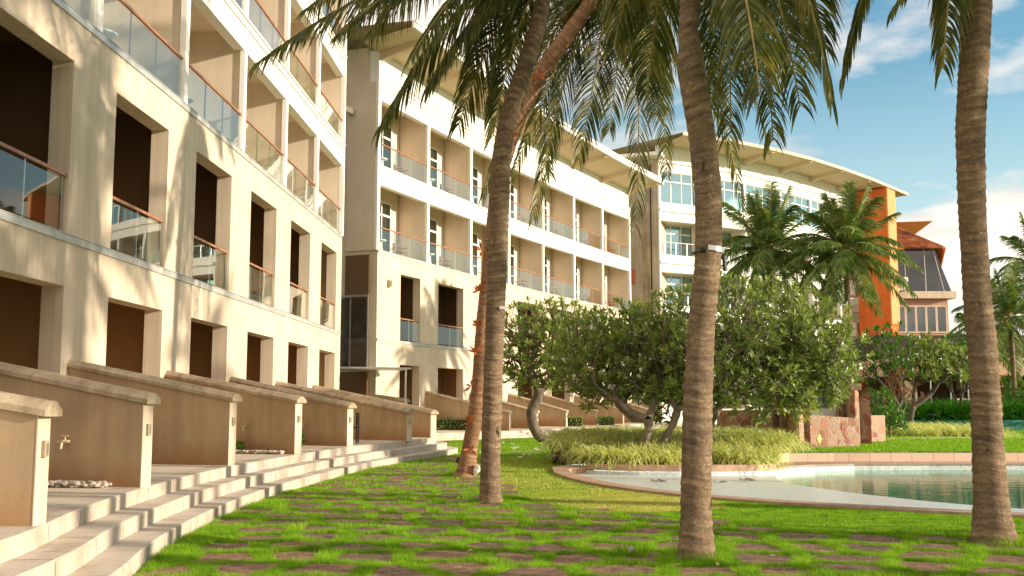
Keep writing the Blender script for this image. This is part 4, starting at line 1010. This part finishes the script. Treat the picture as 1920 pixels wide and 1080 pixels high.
# crown of the banded palm
C3=(1300,-260); D3=10.5; boss(P3,at(C3[0],C3[1],D3))
for i,(m_,t_,dm,dt) in enumerate((((1480,-260),(1560,190),-.4,-.7),((1440,-200),(1500,200),.5,1.2),((1420,-230),(1450,265),1.4,2.6),((1390,-150),(1425,180),-.8,-1.3),((1370,-180),(1370,250),1.2,2.),((1210,-200),(1150,90),.6,1.),((1240,-120),(1215,170),1.5,2.6),((1500,-230),(1545,90),1.2,2.4),((1340,-150),(1330,200),1.8,3.2),((1430,-280),(1520,120),2,3.6))):
    pf(P3,C3,D3,m_,t_,310+i,dm=dm,dt=dt,w=.030,g=1.5,ll=.85,n=105)
crown(P3,at(C3[0],C3[1],D3),9,4.4,fr,32,elev=[.9,1.2,.7,1.3,.6,1.0,.7,1.1,.6])
# crown of the right palm
C4=(1836,-300); D4=11.7; boss(P4,at(C4[0],C4[1],D4))
for i,(m_,t_,dm,dt) in enumerate((((1670,-300),(1578,150),.2,.5),((1790,-190),(1768,128),-.2,-.3),((1980,-320),(2100,80),.3,.6),((1920,-250),(1990,60),1,2))):
    pf(P4,C4,D4,m_,t_,410+i,dm=dm,dt=dt,w=.032,g=1.5,ll=.8)
crown(P4,at(C4[0],C4[1],D4),10,4.4,fr,42,elev=[.9,1.2,.6,1.3,.7,1.0,.7,1.1,.6,1.0])
# palms outside the picture to the right whose shade falls across lawn, steps and wall
for (x,y,h,lx,sd) in ((8.6,11.2,10.6,.2,57),(9.6,14.6,11.2,-.2,58),(8.4,8.3,10.4,.2,59),(11.5,6.3,8.5,.4,51),(14.5,13.0,9.5,-.6,52),(17.,9.6,9.,.3,53),(9.6,2.2,8.2,.3,54),(20.5,3.5,10,.4,55),(24,17.5,9.5,.4,56)):
    rt=root('palm_tree',(x,y,0),'tall palm standing outside the view to the right','palm tree','palms right of the view')
    trunk_mesh([Vector((x,y,-.05)),Vector((x+lx*.3,y,h*.33)),Vector((x+lx*.7,y+.2,h*.66)),Vector((x+lx,y+.3,h))],[.19,.15,.14,.13],n=12,step=.12,seed=sd).build('trunk',M['bark'],rt,smooth=True)
    crown(rt,Vector((x+lx,y+.3,h+.2)),16,4.3,fr,sd,nl=48,w=.06)
# metal band and clip lamp on the foreground palm
z=at(1328,468,10.5); mb=MB(); v=[(z.x+.153*math.cos(a),z.y+.153*math.sin(a),z.z-.02*math.cos(a)+e) for a in [-1.75+.19*k for k in range(15)] for e in (-.025,.025)]; mb.add(v,[(2*k,2*k+2,2*k+3,2*k+1) for k in range(14)]); mb.build('metal_band',M['steel'],P3)
mb=MB(); a=Vector(z)+Vector((-.05,-.15,-.03)); mb.tube([a,a+Vector((-.06,-.05,-.02)),a+Vector((-.15,-.05,-.04))],.012,6); mb.tube([a+Vector((-.02,-.05,.0)),a+Vector((-.07,-.06,-.01))],.03,8); mb.tube([Vector(z)+Vector((.15,-.03,-.07)),Vector(z)+Vector((.16,-.03,-.22))],.022,8); mb.build('clip_lamp',M['black'],P3)
# pale sticker on straight palm; dry sheaths on the ruddy palm
z=at(943,579,16.4); mb=MB(); mb.box(z.x-.05,z.x+.06,z.y-.165,z.y-.15,z.z-.02,z.z+.025); mb.build('tree_tag',M['plastic'],P1)
for i,(x,y) in enumerate(((884,724),(896,606),(893,660),(883,842),(880,792),(903,470),(900,545),(968,255),(1010,142))):
    z=at(x,y,22.2); V=[]
    rr=random.Random(i)
    for k in range(7):
        d=Vector((rr.uniform(-1.3,.6),rr.uniform(-.8,.1),rr.uniform(-.7,.9))).normalized()*rr.uniform(.10,.24); s=d.cross(Vector((rr.random(),1,rr.random()))).normalized()*.035
        V.append([z,z+d*.5+s,z+d,z+d*.5-s])
    tri_mesh('dry_sheath',np.array([[tuple(v) for v in q] for q in V]),M['dry'],4,P2)

# far and middle palms
def smallpalm(label,cx,cy,D,bx,by,L,n,mat,seed,tr=.13,w=.05,ll=.7,group='palms behind the garden',g=1.2,zb=.24):
    c=at(cx,cy,D); b=at(bx,by,D); b.z=zb
    rt=root('palm_tree',(b.x,b.y,zb),label,'palm tree',group)
    trunk_mesh([b-UP*.1,b.lerp(c,.35)+Vector((.1,0,0)),b.lerp(c,.7)+Vector((.08,0,0)),c],[tr*1.3,tr,tr,tr*.9],n=12,step=.1,ring=.2,seed=seed).build('trunk',M['bark'],rt,smooth=True)
    boss(rt,c,tr*1.6,M['bark'])
    r=random.Random(seed)
    for k in range(n):
        a=k*2.399; u=k/n; e=1.45-2.1*u; l=L*r.uniform(.85,1.1)*(1 if u>.2 else .85); h=Vector((math.cos(a),math.sin(a),0))
        p1=c+(h*math.cos(e)+UP*math.sin(e))*l*.55
        p2=p1+h*l*.42*max(.12,math.cos(e))+UP*l*(.38 if e>1.1 else (.1 if e>.75 else -.12-.30*(1-e)))
        frond(rt,c,p1,p2,mat,70,ll*1.25,w*.95,g,seed*50+k,rr=.025)
smallpalm('bushy palm left of the other behind the big frangipani',1440,470,50,1446,800,3.8,42,M['frondg'],61)
smallpalm('bushy palm with spread fronds in front of the orange pylon',1584,472,47,1592,800,3.5,42,M['frondg'],62)
smallpalm('bushy palm right of the foreground palm at the photo edge',1893,600,58,1900,790,3.9,26,M['frondg'],63)
smallpalm('feathery palm with crown cut by the right photo edge',1945,500,62,1950,790,4.2,22,M['frondg'],64)
smallpalm('low palm peeping out left of the right foreground palm',1842,640,66,1846,790,3.6,22,M['frondg'],65)

# ------------------------------------------------------------------ broad crowned trees
def leafy(name,label,cat,base,trunks,tips,leafm,barkm,leaf=.24,nleaf=10,r0=.09,flowers=0,seed=0,group=None,tr0=.0085):
    rt=root(name,tuple(base),label,cat,group); r=random.Random(seed); rn=np.random.default_rng(seed)
    mb=MB(); ends=[]
    def grow(p,idx,prev):
        pts=tips[idx]; n=len(idx); rad=tr0*n**.40
        if n<=2:
            for q in pts:
                q=Vector(q); m=p.lerp(q,.5)+Vector((r.uniform(-1,1),r.uniform(-1,1),-.5))*.12*(q-p).length
                mb.tube([p,m,q],[rad,tr0*1.05,tr0*.85],5,False); ends.append((q,(q-m).normalized()))
            return
        k=3 if n>8 and r.random()<.5 else 2
        c=pts[rn.choice(n,k,replace=False)]
        for _ in range(4):
            lab=((pts[:,None]-c[None])**2).sum(2).argmin(1); c=np.array([pts[lab==j].mean(0) if (lab==j).any() else c[j] for j in range(k)])
        for j in range(k):
            sub=idx[lab==j]
            if len(sub)==0: continue
            tgt=Vector(c[j]); f_=.42 if n>30 else .55; q=p.lerp(tgt,f_); q.z-=.10*(tgt-p).length; q+=Vector((r.uniform(-1,1),r.uniform(-1,1),r.uniform(-.6,.6)))*.08*(tgt-p).length
            rj=tr0*len(sub)**.40; m=p.lerp(q,.5)+Vector((r.uniform(-1,1),r.uniform(-1,1),-.8))*.10*(q-p).length
            mb.tube([p,m,q],[min(rad,rj*1.25),rj*1.08,rj],7 if n>12 else 5,False); grow(q,sub,p)
    starts=[Vector(t[-1]) for t in trunks]; S_=np.array([tuple(s) for s in starts]); lab=((tips[:,None,:2]-S_[None,:,:2])**2).sum(2).argmin(1)
    for i,t in enumerate(trunks):
        tk=MB(); P=catmull(t,5); n=max(1,(lab==i).sum()); ra=max(r0*.75,tr0*n**.40); tk.tube(P,[r0*1.25*(1-k/len(P))+ra*(k/len(P))+.01*math.sin(k*2.1) for k in range(len(P))],12); tk.build('trunk',barkm,rt,smooth=True)
        if (lab==i).any(): grow(starts[i],np.where(lab==i)[0],starts[i])
    mb.build('branches',barkm,rt,smooth=True)
    V=[];FL=[]
    for (q,d) in ends:
        d=(d*.6+UP*.5+Vector((r.uniform(-.5,.5),r.uniform(-.5,.5),0))).normalized(); o=d.orthogonal().normalized(); o2=d.cross(o); nl=r.randint(nleaf-3,nleaf+2)
        for k in range(nl):
            a=k*2.4+r.random()*.5; u=k/nl; e=1.25-1.25*u+r.uniform(-.2,.2)    # angle above plane
            h=(o*math.cos(a)+o2*math.sin(a)); dr=(h*math.cos(e)+d*math.sin(e)).normalized(); L=leaf*r.uniform(.7,1.15)
            s=dr.cross(d+h*.01); s=(s.normalized() if s.length>.05 else o)*L*.145; nn=s.cross(dr).normalized()
            b=q-d*.05*u; m=b+dr*L*.6+nn*L*.04; e_=b+dr*L-UP*L*.16*r.random(); k1=b+dr*L*.22
            V.append([b,k1+s*.6,m+s,m-nn*L*.03]); V.append([b,m-nn*L*.03,m-s,k1-s*.6]); V.append([m+s,e_,m-s,m-nn*L*.03])
        if r.random()<flowers:
            for _ in range(r.randint(2,5)):
                c=q+d*.08+Vector((r.uniform(-1,1),r.uniform(-1,1),r.uniform(-.3,1)))*.09
                ax=Vector((r.uniform(-1,1),-1.2,r.uniform(-.3,1))).normalized(); x_=ax.orthogonal().normalized(); y_=ax.cross(x_)
                for k in range(5):
                    a=k*1.2566; e1=(x_*math.cos(a)+y_*math.sin(a))*.045+ax*.012; s1=(y_*math.cos(a)-x_*math.sin(a))*.018
                    FL.append([c,c+e1*.7+s1,c+e1*1.1,c+e1*.7-s1])
    tri_mesh('crown',np.array([[tuple(v) for v in q] for q in V]),leafm,4,rt)
    if FL: tag(tri_mesh('flowers',np.array([[tuple(v) for v in q] for q in FL]),M['flower'],4,rt),kind='stuff')
    return rt
def blob(n,c,rad,seed,shell=.55,flat=-.55,lumps=9,cut=None):
    """tips in a lumpy domed volume, denser at the outside"""
    r=np.random.default_rng(seed); out=[]
    L=r.normal(size=(lumps,3)); L/=np.linalg.norm(L,axis=1)[:,None]; am=r.uniform(-.22,.16,lumps)
    while len(out)<n:
        d=r.normal(size=3); d/=np.linalg.norm(d)
        if d[2]<flat: continue
        q=1+sum(a*max(0,d@l)**6 for a,l in zip(am,L)); u=shell+(1-shell)*r.random()**.6
        if r.random()<.4: u=r.uniform(.25,.85)
        p=np.array(c)+d*np.array(rad)*q*u
        if cut is None or cut(p): out.append(p)
    return np.array(out)
fb=M['fbark']
# planter pair under the big crown
c=at(1375,668,27.5); b=at(1240,826,27); b.z=.3
b2=at(1425,812,28.5); b2.z=.3
tips=np.concatenate([blob(1300,(c.x,c.y,c.z+.0),(3.3,2.4,2.1),3,flat=-.85),blob(170,tuple(at(1400,722,26.8)),(2.6,1.2,.8),14,flat=-.9),blob(460,tuple(at(1490,680,27.8)),(1.45,1.7,1.65),4,flat=-.8)])
leafy('frangipani_tree','broad white flowering frangipani filling the middle behind the banded palm','tree',(b.x,b.y,.3),
  [[b,b+Vector((.08,0,.35)),b+Vector((.32,.05,.75)),b+Vector((.42,0,1.1))],[at(1330,826,28.5),at(1335,790,28.5),at(1355,755,28.5),at(1400,730,28.3)]],tips,M['leaf'],fb,leaf=.245,nleaf=9,r0=.055,flowers=.07,seed=31)
c=at(1165,672,28.5); b=at(1213,828,26.6); b.z=.3
leafy('frangipani_tree','smaller frangipani with forked pale trunk rising from the striped grass bed','tree',(b.x,b.y,.3),
  [[b,b+Vector((-.05,0,.3)),b+Vector((.05,0,.6)),b+Vector((.02,0,.85))]],np.concatenate([blob(640,(c.x,c.y,c.z),(2.05,1.7,1.65),5,flat=-.9),blob(170,tuple(at(1098,668,30)),(1.25,1.4,1.45),15,flat=-.9)]),M['leaf'],fb,leaf=.24,nleaf=9,r0=.055,flowers=.07,seed=32)
c=at(1028,652,43.5); b=on(1025,829,0.)
leafy('frangipani_tree','frangipani with dark leaning trunk growing from the flower strewn lawn','tree',(b.x,b.y,0),
  [[b,b+Vector((-.45,0,.45)),b+Vector((-.62,0,1.2)),b+Vector((-.38,0,1.75)),b+Vector((-.30,0,2.1))]],blob(560,(c.x,c.y,c.z),(2.35,1.9,2.2),6,flat=-.85),M['leaf'],plain('dark_bark',(.13,.10,.075),.85,bs=.5,var=.4),leaf=.29,nleaf=10,r0=.17,flowers=.12,seed=33,tr0=.017)
# sparse frangipani shrubs toward the orange pylon
for (bx,by,cx,cy,D,rx,rz,n,sd,lab) in ((1685,798,1665,690,50,1.7,2.3,120,7,'thin branched frangipani in front of the orange pylon base'),(1712,800,1745,695,52,2.1,2.0,230,8,'dense dark frangipani left of the right foreground palm'),(1800,800,1800,700,56,1.6,2.2,120,9,'leafy tree just left of the right foreground palm, behind the hedge')):
    c=at(cx,cy,D); b=at(bx,by,D); b.z=.24
    leafy('frangipani_tree',lab,'tree',(b.x,b.y,.24),[[b,b+Vector((-.1,0,.6)),b+Vector((.05,0,1.2))]],blob(n,(c.x,c.y,c.z),(rx,1.5,rz),sd,flat=-.3),M['leafb'] if n<150 else M['leaf'],plain('dark_bark',(.10,.08,.06),.85,bs=.5,var=.4),leaf=.33,nleaf=9,r0=.11,flowers=.12,seed=sd+30,tr0=.017)
# leafy shrubs
def shrub(label,cx,cy,D,rx,ry,rz,n,seed,mat='leafb',leaf=.22):
    c=at(cx,cy,D); b=Vector((c.x,c.y,.24)); leafy('shrub',label,'shrub',(b.x,b.y,.24),[[b,b+Vector((0,0,.15)),b+Vector((.0,0,.3))]],blob(n,(c.x,c.y,max(c.z,.6)),(rx,ry,rz),seed,flat=-.6,shell=.4),M[mat],fb,leaf=leaf,nleaf=9,r0=.04,seed=seed)
shrub('bright green shrub above the low red stone wall',1640,762,42,.85,.8,.85,90,70)
shrub('round leafy shrub between the red stone wall and pale grasses',1668,790,41,.75,.7,.6,80,71)
shrub('yellow green shrub right of the foreground palm by the upper pool',1882,740,60,1.0,1.,1.4,90,72,leaf=.3)
shrub('green shrub at the right photo edge behind the upper pool',1918,765,58,1.1,1.,1.2,90,73,leaf=.3)
shrub('small dark weed at the foot of the fourth garden wall',448,838,22.4,.12,.1,.12,10,74,leaf=.12)
shrub('small dark bush in the corner of the fifth garden wall',562,826,26.6,.14,.12,.22,16,75,leaf=.12)
shrub('sparse reddish brown shrub between the frangipanis before the orange pylon',1690,735,48,1.1,.9,1.3,60,77,mat='redleaf',leaf=.2)
# clipped hedges at middle wing
for (x0,x1,y0,D,lab) in ((816,878,795,52,'low clipped hedge under the first middle wing garden wall'),(1062,1092,790,61,'low dark clipped hedge behind the flower dotted lawn'),(1122,1152,790,65,'low dark clipped hedge just left of the pale grass bed')):
    a=at(x0,y0,D); b=at(x1,y0,D); n=1500; V=[]
    x=rng.uniform(a.x,b.x,n); y=rng.uniform(D-.3,D+.3,n); z=rng.uniform(.3,.85,n)
    for i in range(n):
        p=Vector((x[i],y[i],z[i])); d=Vector(rng.normal(size=3)).normalized()*.07; s=d.cross(Vector(rng.normal(size=3))).normalized()*.03; V.append([p,p+d*.5+s,p+d,p+d*.5-s])
    rt=root('hedge',((a.x+b.x)/2,D,.3),lab,'hedge'); tri_mesh('foliage',np.array([[tuple(v) for v in q] for q in V]),M['leaf'],4,rt)
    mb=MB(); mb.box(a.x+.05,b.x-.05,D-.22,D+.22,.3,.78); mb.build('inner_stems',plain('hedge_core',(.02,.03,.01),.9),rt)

# arching grass beds
def arcs(px,py,pz,n,L,w,seed,spread=1.,seg=4):
    r=np.random.default_rng(seed); m=len(px); Q=[]
    for i in range(m):
        k=n; a=r.uniform(0,2*np.pi,k); e=r.uniform(.45,1.45,k); l=L*r.uniform(.6,1.15,k)
        b=np.stack([px[i]+np.cos(a)*.05,py[i]+np.sin(a)*.05,np.full(k,pz[i])],1)
        h=np.stack([np.cos(a),np.sin(a),np.zeros(k)],1); s=np.stack([-np.sin(a),np.cos(a),np.zeros(k)],1)
        P=[b]; W=[.7,1,.9,.6,.05]; ang=e.copy()
        for q in range(seg):
            d=h*np.cos(ang)[:,None]+np.array([0,0,1.])*np.sin(ang)[:,None]; P.append(P[-1]+d*(l/seg)[:,None]); ang=ang-spread*.55
        for q in range(seg): Q.append(np.stack([P[q]-s*w*W[q]/2,P[q]+s*w*W[q]/2,P[q+1]+s*w*W[q+1]/2,P[q+1]-s*w*W[q+1]/2],1))
    return np.concatenate(Q)
def bedz(y): return .12+.40*np.clip((y-25.4)/4.5,0,1)
n=5200; x=rng.uniform(.9,8.6,n); y=rng.uniform(24.9,32.8,n); k=inpoly(x,y,SP); x,y=x[k],y[k]
# keep mostly two drifts and thin the middle
k=(y<26.9)|(y>27.2); x,y=x[k],y[k]; sel=rng.permutation(len(x))[:430]; x,y=x[sel],y[sel]
mb=MB(); gx=np.arange(1.0,9.01,.5); gy=np.arange(25.0,33.01,.5)
for i in range(len(gx)-1):
    for j in range(len(gy)-1):
        if inpoly(np.array([gx[i]+.25]),np.array([gy[j]+.25]),SP)[0] and gy[j]>25.2:
            z=lambda yy: float(bedz(yy))+.005; mb.quad((gx[i],gy[j],z(gy[j])),(gx[i+1],gy[j],z(gy[j])),(gx[i+1],gy[j+1],z(gy[j+1])),(gx[i],gy[j+1],z(gy[j+1])))
tag(mb.build('planting_mound',ms),kind='structure')
o=tri_mesh('ornamental_grass',arcs(x,y,bedz(y),46,.74,.036,80,spread=1.1),M['lirio'],4); tag(o,kind='stuff',label='arching cream striped grass filling the bed under the frangipani trees',cat='grass')
x=np.concatenate([rng.uniform(6.5,7.9,90),rng.uniform(16.2,19.6,110)]); y=np.concatenate([rng.uniform(28.6,31.,90),rng.uniform(42,48,110)])
o=tri_mesh('ornamental_grass',np.concatenate([arcs(x[:90],y[:90],np.full(90,.24),40,.6,.022,81),arcs(x[90:],y[90:],np.full(110,.24),40,1.0,.035,82)]),M['lirio'],4); tag(o,kind='stuff',label='cream striped grass beside the stone walls',cat='grass')
x=rng.uniform(20.5,34,300); y=rng.uniform(54.5,57.5,300)
o=tri_mesh('strap_leaf_plants',arcs(x,y,np.full(300,.3),34,2.0,.09,83,spread=.55),M['strap'],4); tag(o,kind='stuff',label='dense dark green strap leaved hedge behind the upper pool',cat='plants')

# ------------------------------------------------------------------ pink stone walls
def stonewall(label,pts,h0,h1,thick,dia,z0=.2):
    rt=root('stone_wall',(pts[0][0],pts[0][1],z0),label,'stone wall')
    P=[Vector((p[0],p[1],0)) for p in pts]; P=catmull(P,5) if len(P)>2 else P
    P=[Vector((p.x,p.y)) for p in P]; bk_=offset(P,-thick); n=len(P); mb=MB()
    for i in range(n-1):
        u0=i/(n-1); u1=(i+1)/(n-1); a,b,c,d=P[i],P[i+1],bk_[i+1],bk_[i]; za=z0+h0+(h1-h0)*u0; zb_=z0+h0+(h1-h0)*u1
        mb.quad((a.x,a.y,z0-.1),(b.x,b.y,z0-.1),(b.x,b.y,zb_),(a.x,a.y,za)); mb.quad((a.x,a.y,za),(b.x,b.y,zb_),(c.x,c.y,zb_),(d.x,d.y,za)); mb.quad((c.x,c.y,z0-.1),(d.x,d.y,z0-.1),(d.x,d.y,za),(c.x,c.y,zb_))
    for i,hh in ((0,h0),(n-1,h1)): a,c=P[i],bk_[i]; mb.quad((a.x,a.y,z0-.1),(a.x,a.y,z0+hh),(c.x,c.y,z0+hh),(c.x,c.y,z0-.1))
    mb.build('wall',M['crazy'],rt)
    for (u,z,w_,h_,mt_) in dia:
        i=int(u*(n-1)); i=min(i,n-2); p=P[i].lerp(P[i+1],u*(n-1)-i); t=(P[i+1]-P[i]).normalized(); nn=Vector((t.y,-t.x))
        q=lambda s,e,d: (p.x+t.x*s+nn.x*d,p.y+t.y*s+nn.y*d,z0+z+e)
        mb=MB(); mb.add([q(-w_,0,.015),q(0,-h_,.015),q(w_,0,.015),q(0,h_,.015),q(-w_,0,-.02),q(0,-h_,-.02),q(w_,0,-.02),q(0,h_,-.02)],[(0,1,2,3),(0,4,5,1),(1,5,6,2),(2,6,7,3),(3,7,4,0)]); mb.build('diamond_inset',M[mt_],rt)
def gp(x,y,z=.24): p=on(x,y,z); return (p.x,p.y)
stonewall('dark red stone wall half hidden by the big frangipani',[gp(1345,838),gp(1400,840),gp(1450,842)],1.15,1.15,.5,[(.5,.7,.1,.2,'diamond')])
stonewall('curved pink stone pillar wall with a diamond, left of the two',[gp(1440,838),gp(1470,843),gp(1500,845),gp(1516,842)],1.32,1.32,.6,[(.35,.75,.09,.16,'diamond'),(.5,.35,.08,.14,'diamond')])
stonewall('flat pink stone wall with yellow diamond between the pillars',[gp(1517,840),gp(1612,838)],1.02,.90,.5,[(.2,.30,.10,.18,'ydiamond'),(.72,.45,.10,.16,'diamond'),(.66,.62,.05,.12,'diamond')])
stonewall('tall curved pink stone pillar with two red diamonds',[gp(1578,832),gp(1596,834),gp(1612,834),gp(1623,829)],1.78,1.78,.7,[(.45,1.25,.10,.20,'diamond'),(.92,.55,.09,.22,'diamond')])
stonewall('low brown red stone wall right of the tall pillar',[gp(1622,830),gp(1661,828)],.95,.95,.8,[])

# ------------------------------------------------------------------ garden lights
def spot(label,p,s,mat,cat='garden light'):
    rt=root('garden_light',tuple(p),label,cat); x,y,z=p
    mb=MB(); mb.tube([(x,y,z),(x,y,z+.14*s)],.012*s,6); mb.build('spike',M['black'],rt)
    mb=MB(); mb.tube([(x-.07*s,y+.02,z+.12*s),(x-.03*s,y,z+.2*s),(x+.05*s,y,z+.3*s),(x+.07*s,y,z+.33*s)],[.05*s,.085*s,.1*s,.09*s],12); mb.build('lamp_head',M[mat],rt)
spot('white floodlight at the foot of the ruddy leaning palm',(-.72,22.2,0),.75,'plastic')
spot('small black spike light in the lawn left of the pool tip',tuple(on(1042,874,0)),.7,'black')
spot('small grey spike light in long grass left of the banded palm',(1.18,10.7,0),.32,'strip')
spot('tiny black and white spike light left of the ruddy palm',tuple(on(859,872,0)),.55,'black')
rt=root('lamp_stake',tuple(on(1752,815,.24)),'thin black path light stake beside the upper pool','garden light'); b=on(1752,815,.24)
mb=MB(); mb.tube([b,b+Vector((0,0,.85))],.02,6); mb.build('stake',M['black'],rt); mb=MB(); mb.lathe([(.02,0),(.16,.02),(.02,.08)],c=(b.x,b.y,b.z+.82),n=10); mb.build('lamp_cap',M['black'],rt)
# leaves and twigs lying on the pool shelf
V=[]
for (x,y) in ((1230,902),(1236,904),(1345,905),(1395,900),(1402,902)):
    c=on(x,y,-.07)
    for k in range(3): d=Vector((random.uniform(.1,.22)*random.choice((-1,1)),random.uniform(-.1,.1),.02)); V.append([tuple(c),tuple(c+d*.5+Vector((0,.05,.03))),tuple(c+d),tuple(c+d*.5-Vector((0,.05,0)))])
o=tri_mesh('fallen_leaves',np.array(V),M['fbark'],4); tag(o,kind='stuff',label='brown fallen leaves on the pale pool shelf',cat='leaves')

V=[]
for _ in range(130):
    x=random.uniform(-2,6); y=random.uniform(9.5,20)
    if x<float(step_x(y))+.3 or (x>1.2 and y>14.5): continue
    a=random.uniform(0,6.28); L=random.uniform(.04,.13); d=Vector((math.cos(a),math.sin(a),random.uniform(-.1,.2)))*L; s_=Vector((-math.sin(a),math.cos(a),.2))*random.uniform(.008,.022); c=Vector((x,y,random.uniform(.03,.06)))
    V.append([tuple(c),tuple(c+d*.5+s_),tuple(c+d),tuple(c+d*.5-s_)])
o=tri_mesh('fallen_leaves',np.array(V),M['dryleaf'],4); tag(o,kind='stuff',label='dry brown leaf scraps scattered over grass and paving stones',cat='leaves')
# ------------------------------------------------------------------ sky, sun, camera
SUN_EL=R(13.5); saz=Vector((.965,-.262)).normalized()
w=bpy.data.worlds.new('World'); sc.world=w; w.use_nodes=True; nt=w.node_tree; bg=nt.nodes['Background']
sky=N(nt,'ShaderNodeTexSky',sky_type='NISHITA'); sky.sun_disc=False; sky.sun_elevation=SUN_EL; sky.sun_rotation=math.atan2(saz.x,saz.y); sky.air_density=1.3; sky.dust_density=1.2; sky.ozone_density=2.0
tc=N(nt,'ShaderNodeTexCoord'); sp=N(nt,'ShaderNodeSeparateXYZ'); nt.links.new(tc.outputs['Generated'],sp.inputs[0])
zz=N(nt,'ShaderNodeMath',operation='ADD'); nt.links.new(sp.outputs[2],zz.inputs[0]); zz.inputs[1].default_value=.16
mx=N(nt,'ShaderNodeMath',operation='MAXIMUM'); nt.links.new(zz.outputs[0],mx.inputs[0]); mx.inputs[1].default_value=.03
dv=N(nt,'ShaderNodeVectorMath',operation='DIVIDE'); cx=N(nt,'ShaderNodeCombineXYZ')
for i in range(3): nt.links.new(mx.outputs[0],cx.inputs[i])
nt.links.new(tc.outputs['Generated'],dv.inputs[0]); nt.links.new(cx.outputs[0],dv.inputs[1])
mp=N(nt,'ShaderNodeMapping'); nt.links.new(dv.outputs[0],mp.inputs[0]); mp.inputs['Location'].default_value=CLOUD if 'CLOUD' in globals() else (3.1,1.7,0); mp.inputs['Scale'].default_value=(1,1,.35)
nz=noise(nt,mp.outputs[0],1.15,9,.56)
bh=N(nt,'ShaderNodeMath',operation='MULTIPLY_ADD'); nt.links.new(sp.outputs[1],bh.inputs[0]); bh.inputs[1].default_value=-.14; bh.inputs[2].default_value=.08; bh2=N(nt,'ShaderNodeMath',operation='MAXIMUM'); nt.links.new(bh.outputs[0],bh2.inputs[0]); bh2.inputs[1].default_value=0; bh3=N(nt,'ShaderNodeMath',operation='ADD'); nt.links.new(bh2.outputs[0],bh3.inputs[0]); nt.links.new(nz,bh3.inputs[1]); nz=bh3.outputs[0]  # extra clouds behind the camera, unseen, added for warm fill light
cov=ramp(nt,nz,[(.46,(0,0,0)),(.57,(1,1,1))])
hz=ramp(nt,sp.outputs[2],[(.0,(.75,.75,.75)),(.12,(.35,.35,.35)),(.30,(.0,.0,.0))])
cl=ramp(nt,noise(nt,mp.outputs[0],2.2,7,.6),[(.3,(4.2,3.8,3.5)),(.65,(7.8,6.8,5.9))])
skc=mixc(nt,1.,sky.outputs[0],(.70,1.02,1.10),'MULTIPLY')
c1=mixc(nt,hz,skc,(6.6,7.0,7.0)); c2=mixc(nt,cov,c1,cl)
nt.links.new(c2,bg.inputs[0]); bg.inputs[1].default_value=.14
sd=bpy.data.lights.new('sun','SUN'); sd.energy=5.2; sd.angle=R(1.); sd.color=(1.,.86,.68)
so_b=bpy.data.objects.new('sun',sd); COL.objects.link(so_b)
dirv=Vector((saz.x*math.cos(SUN_EL),saz.y*math.cos(SUN_EL),math.sin(SUN_EL))); so_b.rotation_euler=dirv.to_track_quat('Z','Y').to_euler(); so_b.location=(40,-10,30)
cd=bpy.data.cameras.new('camera'); cam=bpy.data.objects.new('camera',cd); COL.objects.link(cam); sc.camera=cam
cam.location=(0,0,EYE); cam.rotation_euler=(R(90)+TH,0,0); cd.sensor_width=36; cd.lens=36*F/1920; cd.clip_start=.1; cd.clip_end=2000
sc.view_settings.view_transform='Standard'; sc.view_settings.look='None'; sc.view_settings.exposure=.5; sc.view_settings.gamma=1
sc.render.engine='CYCLES'
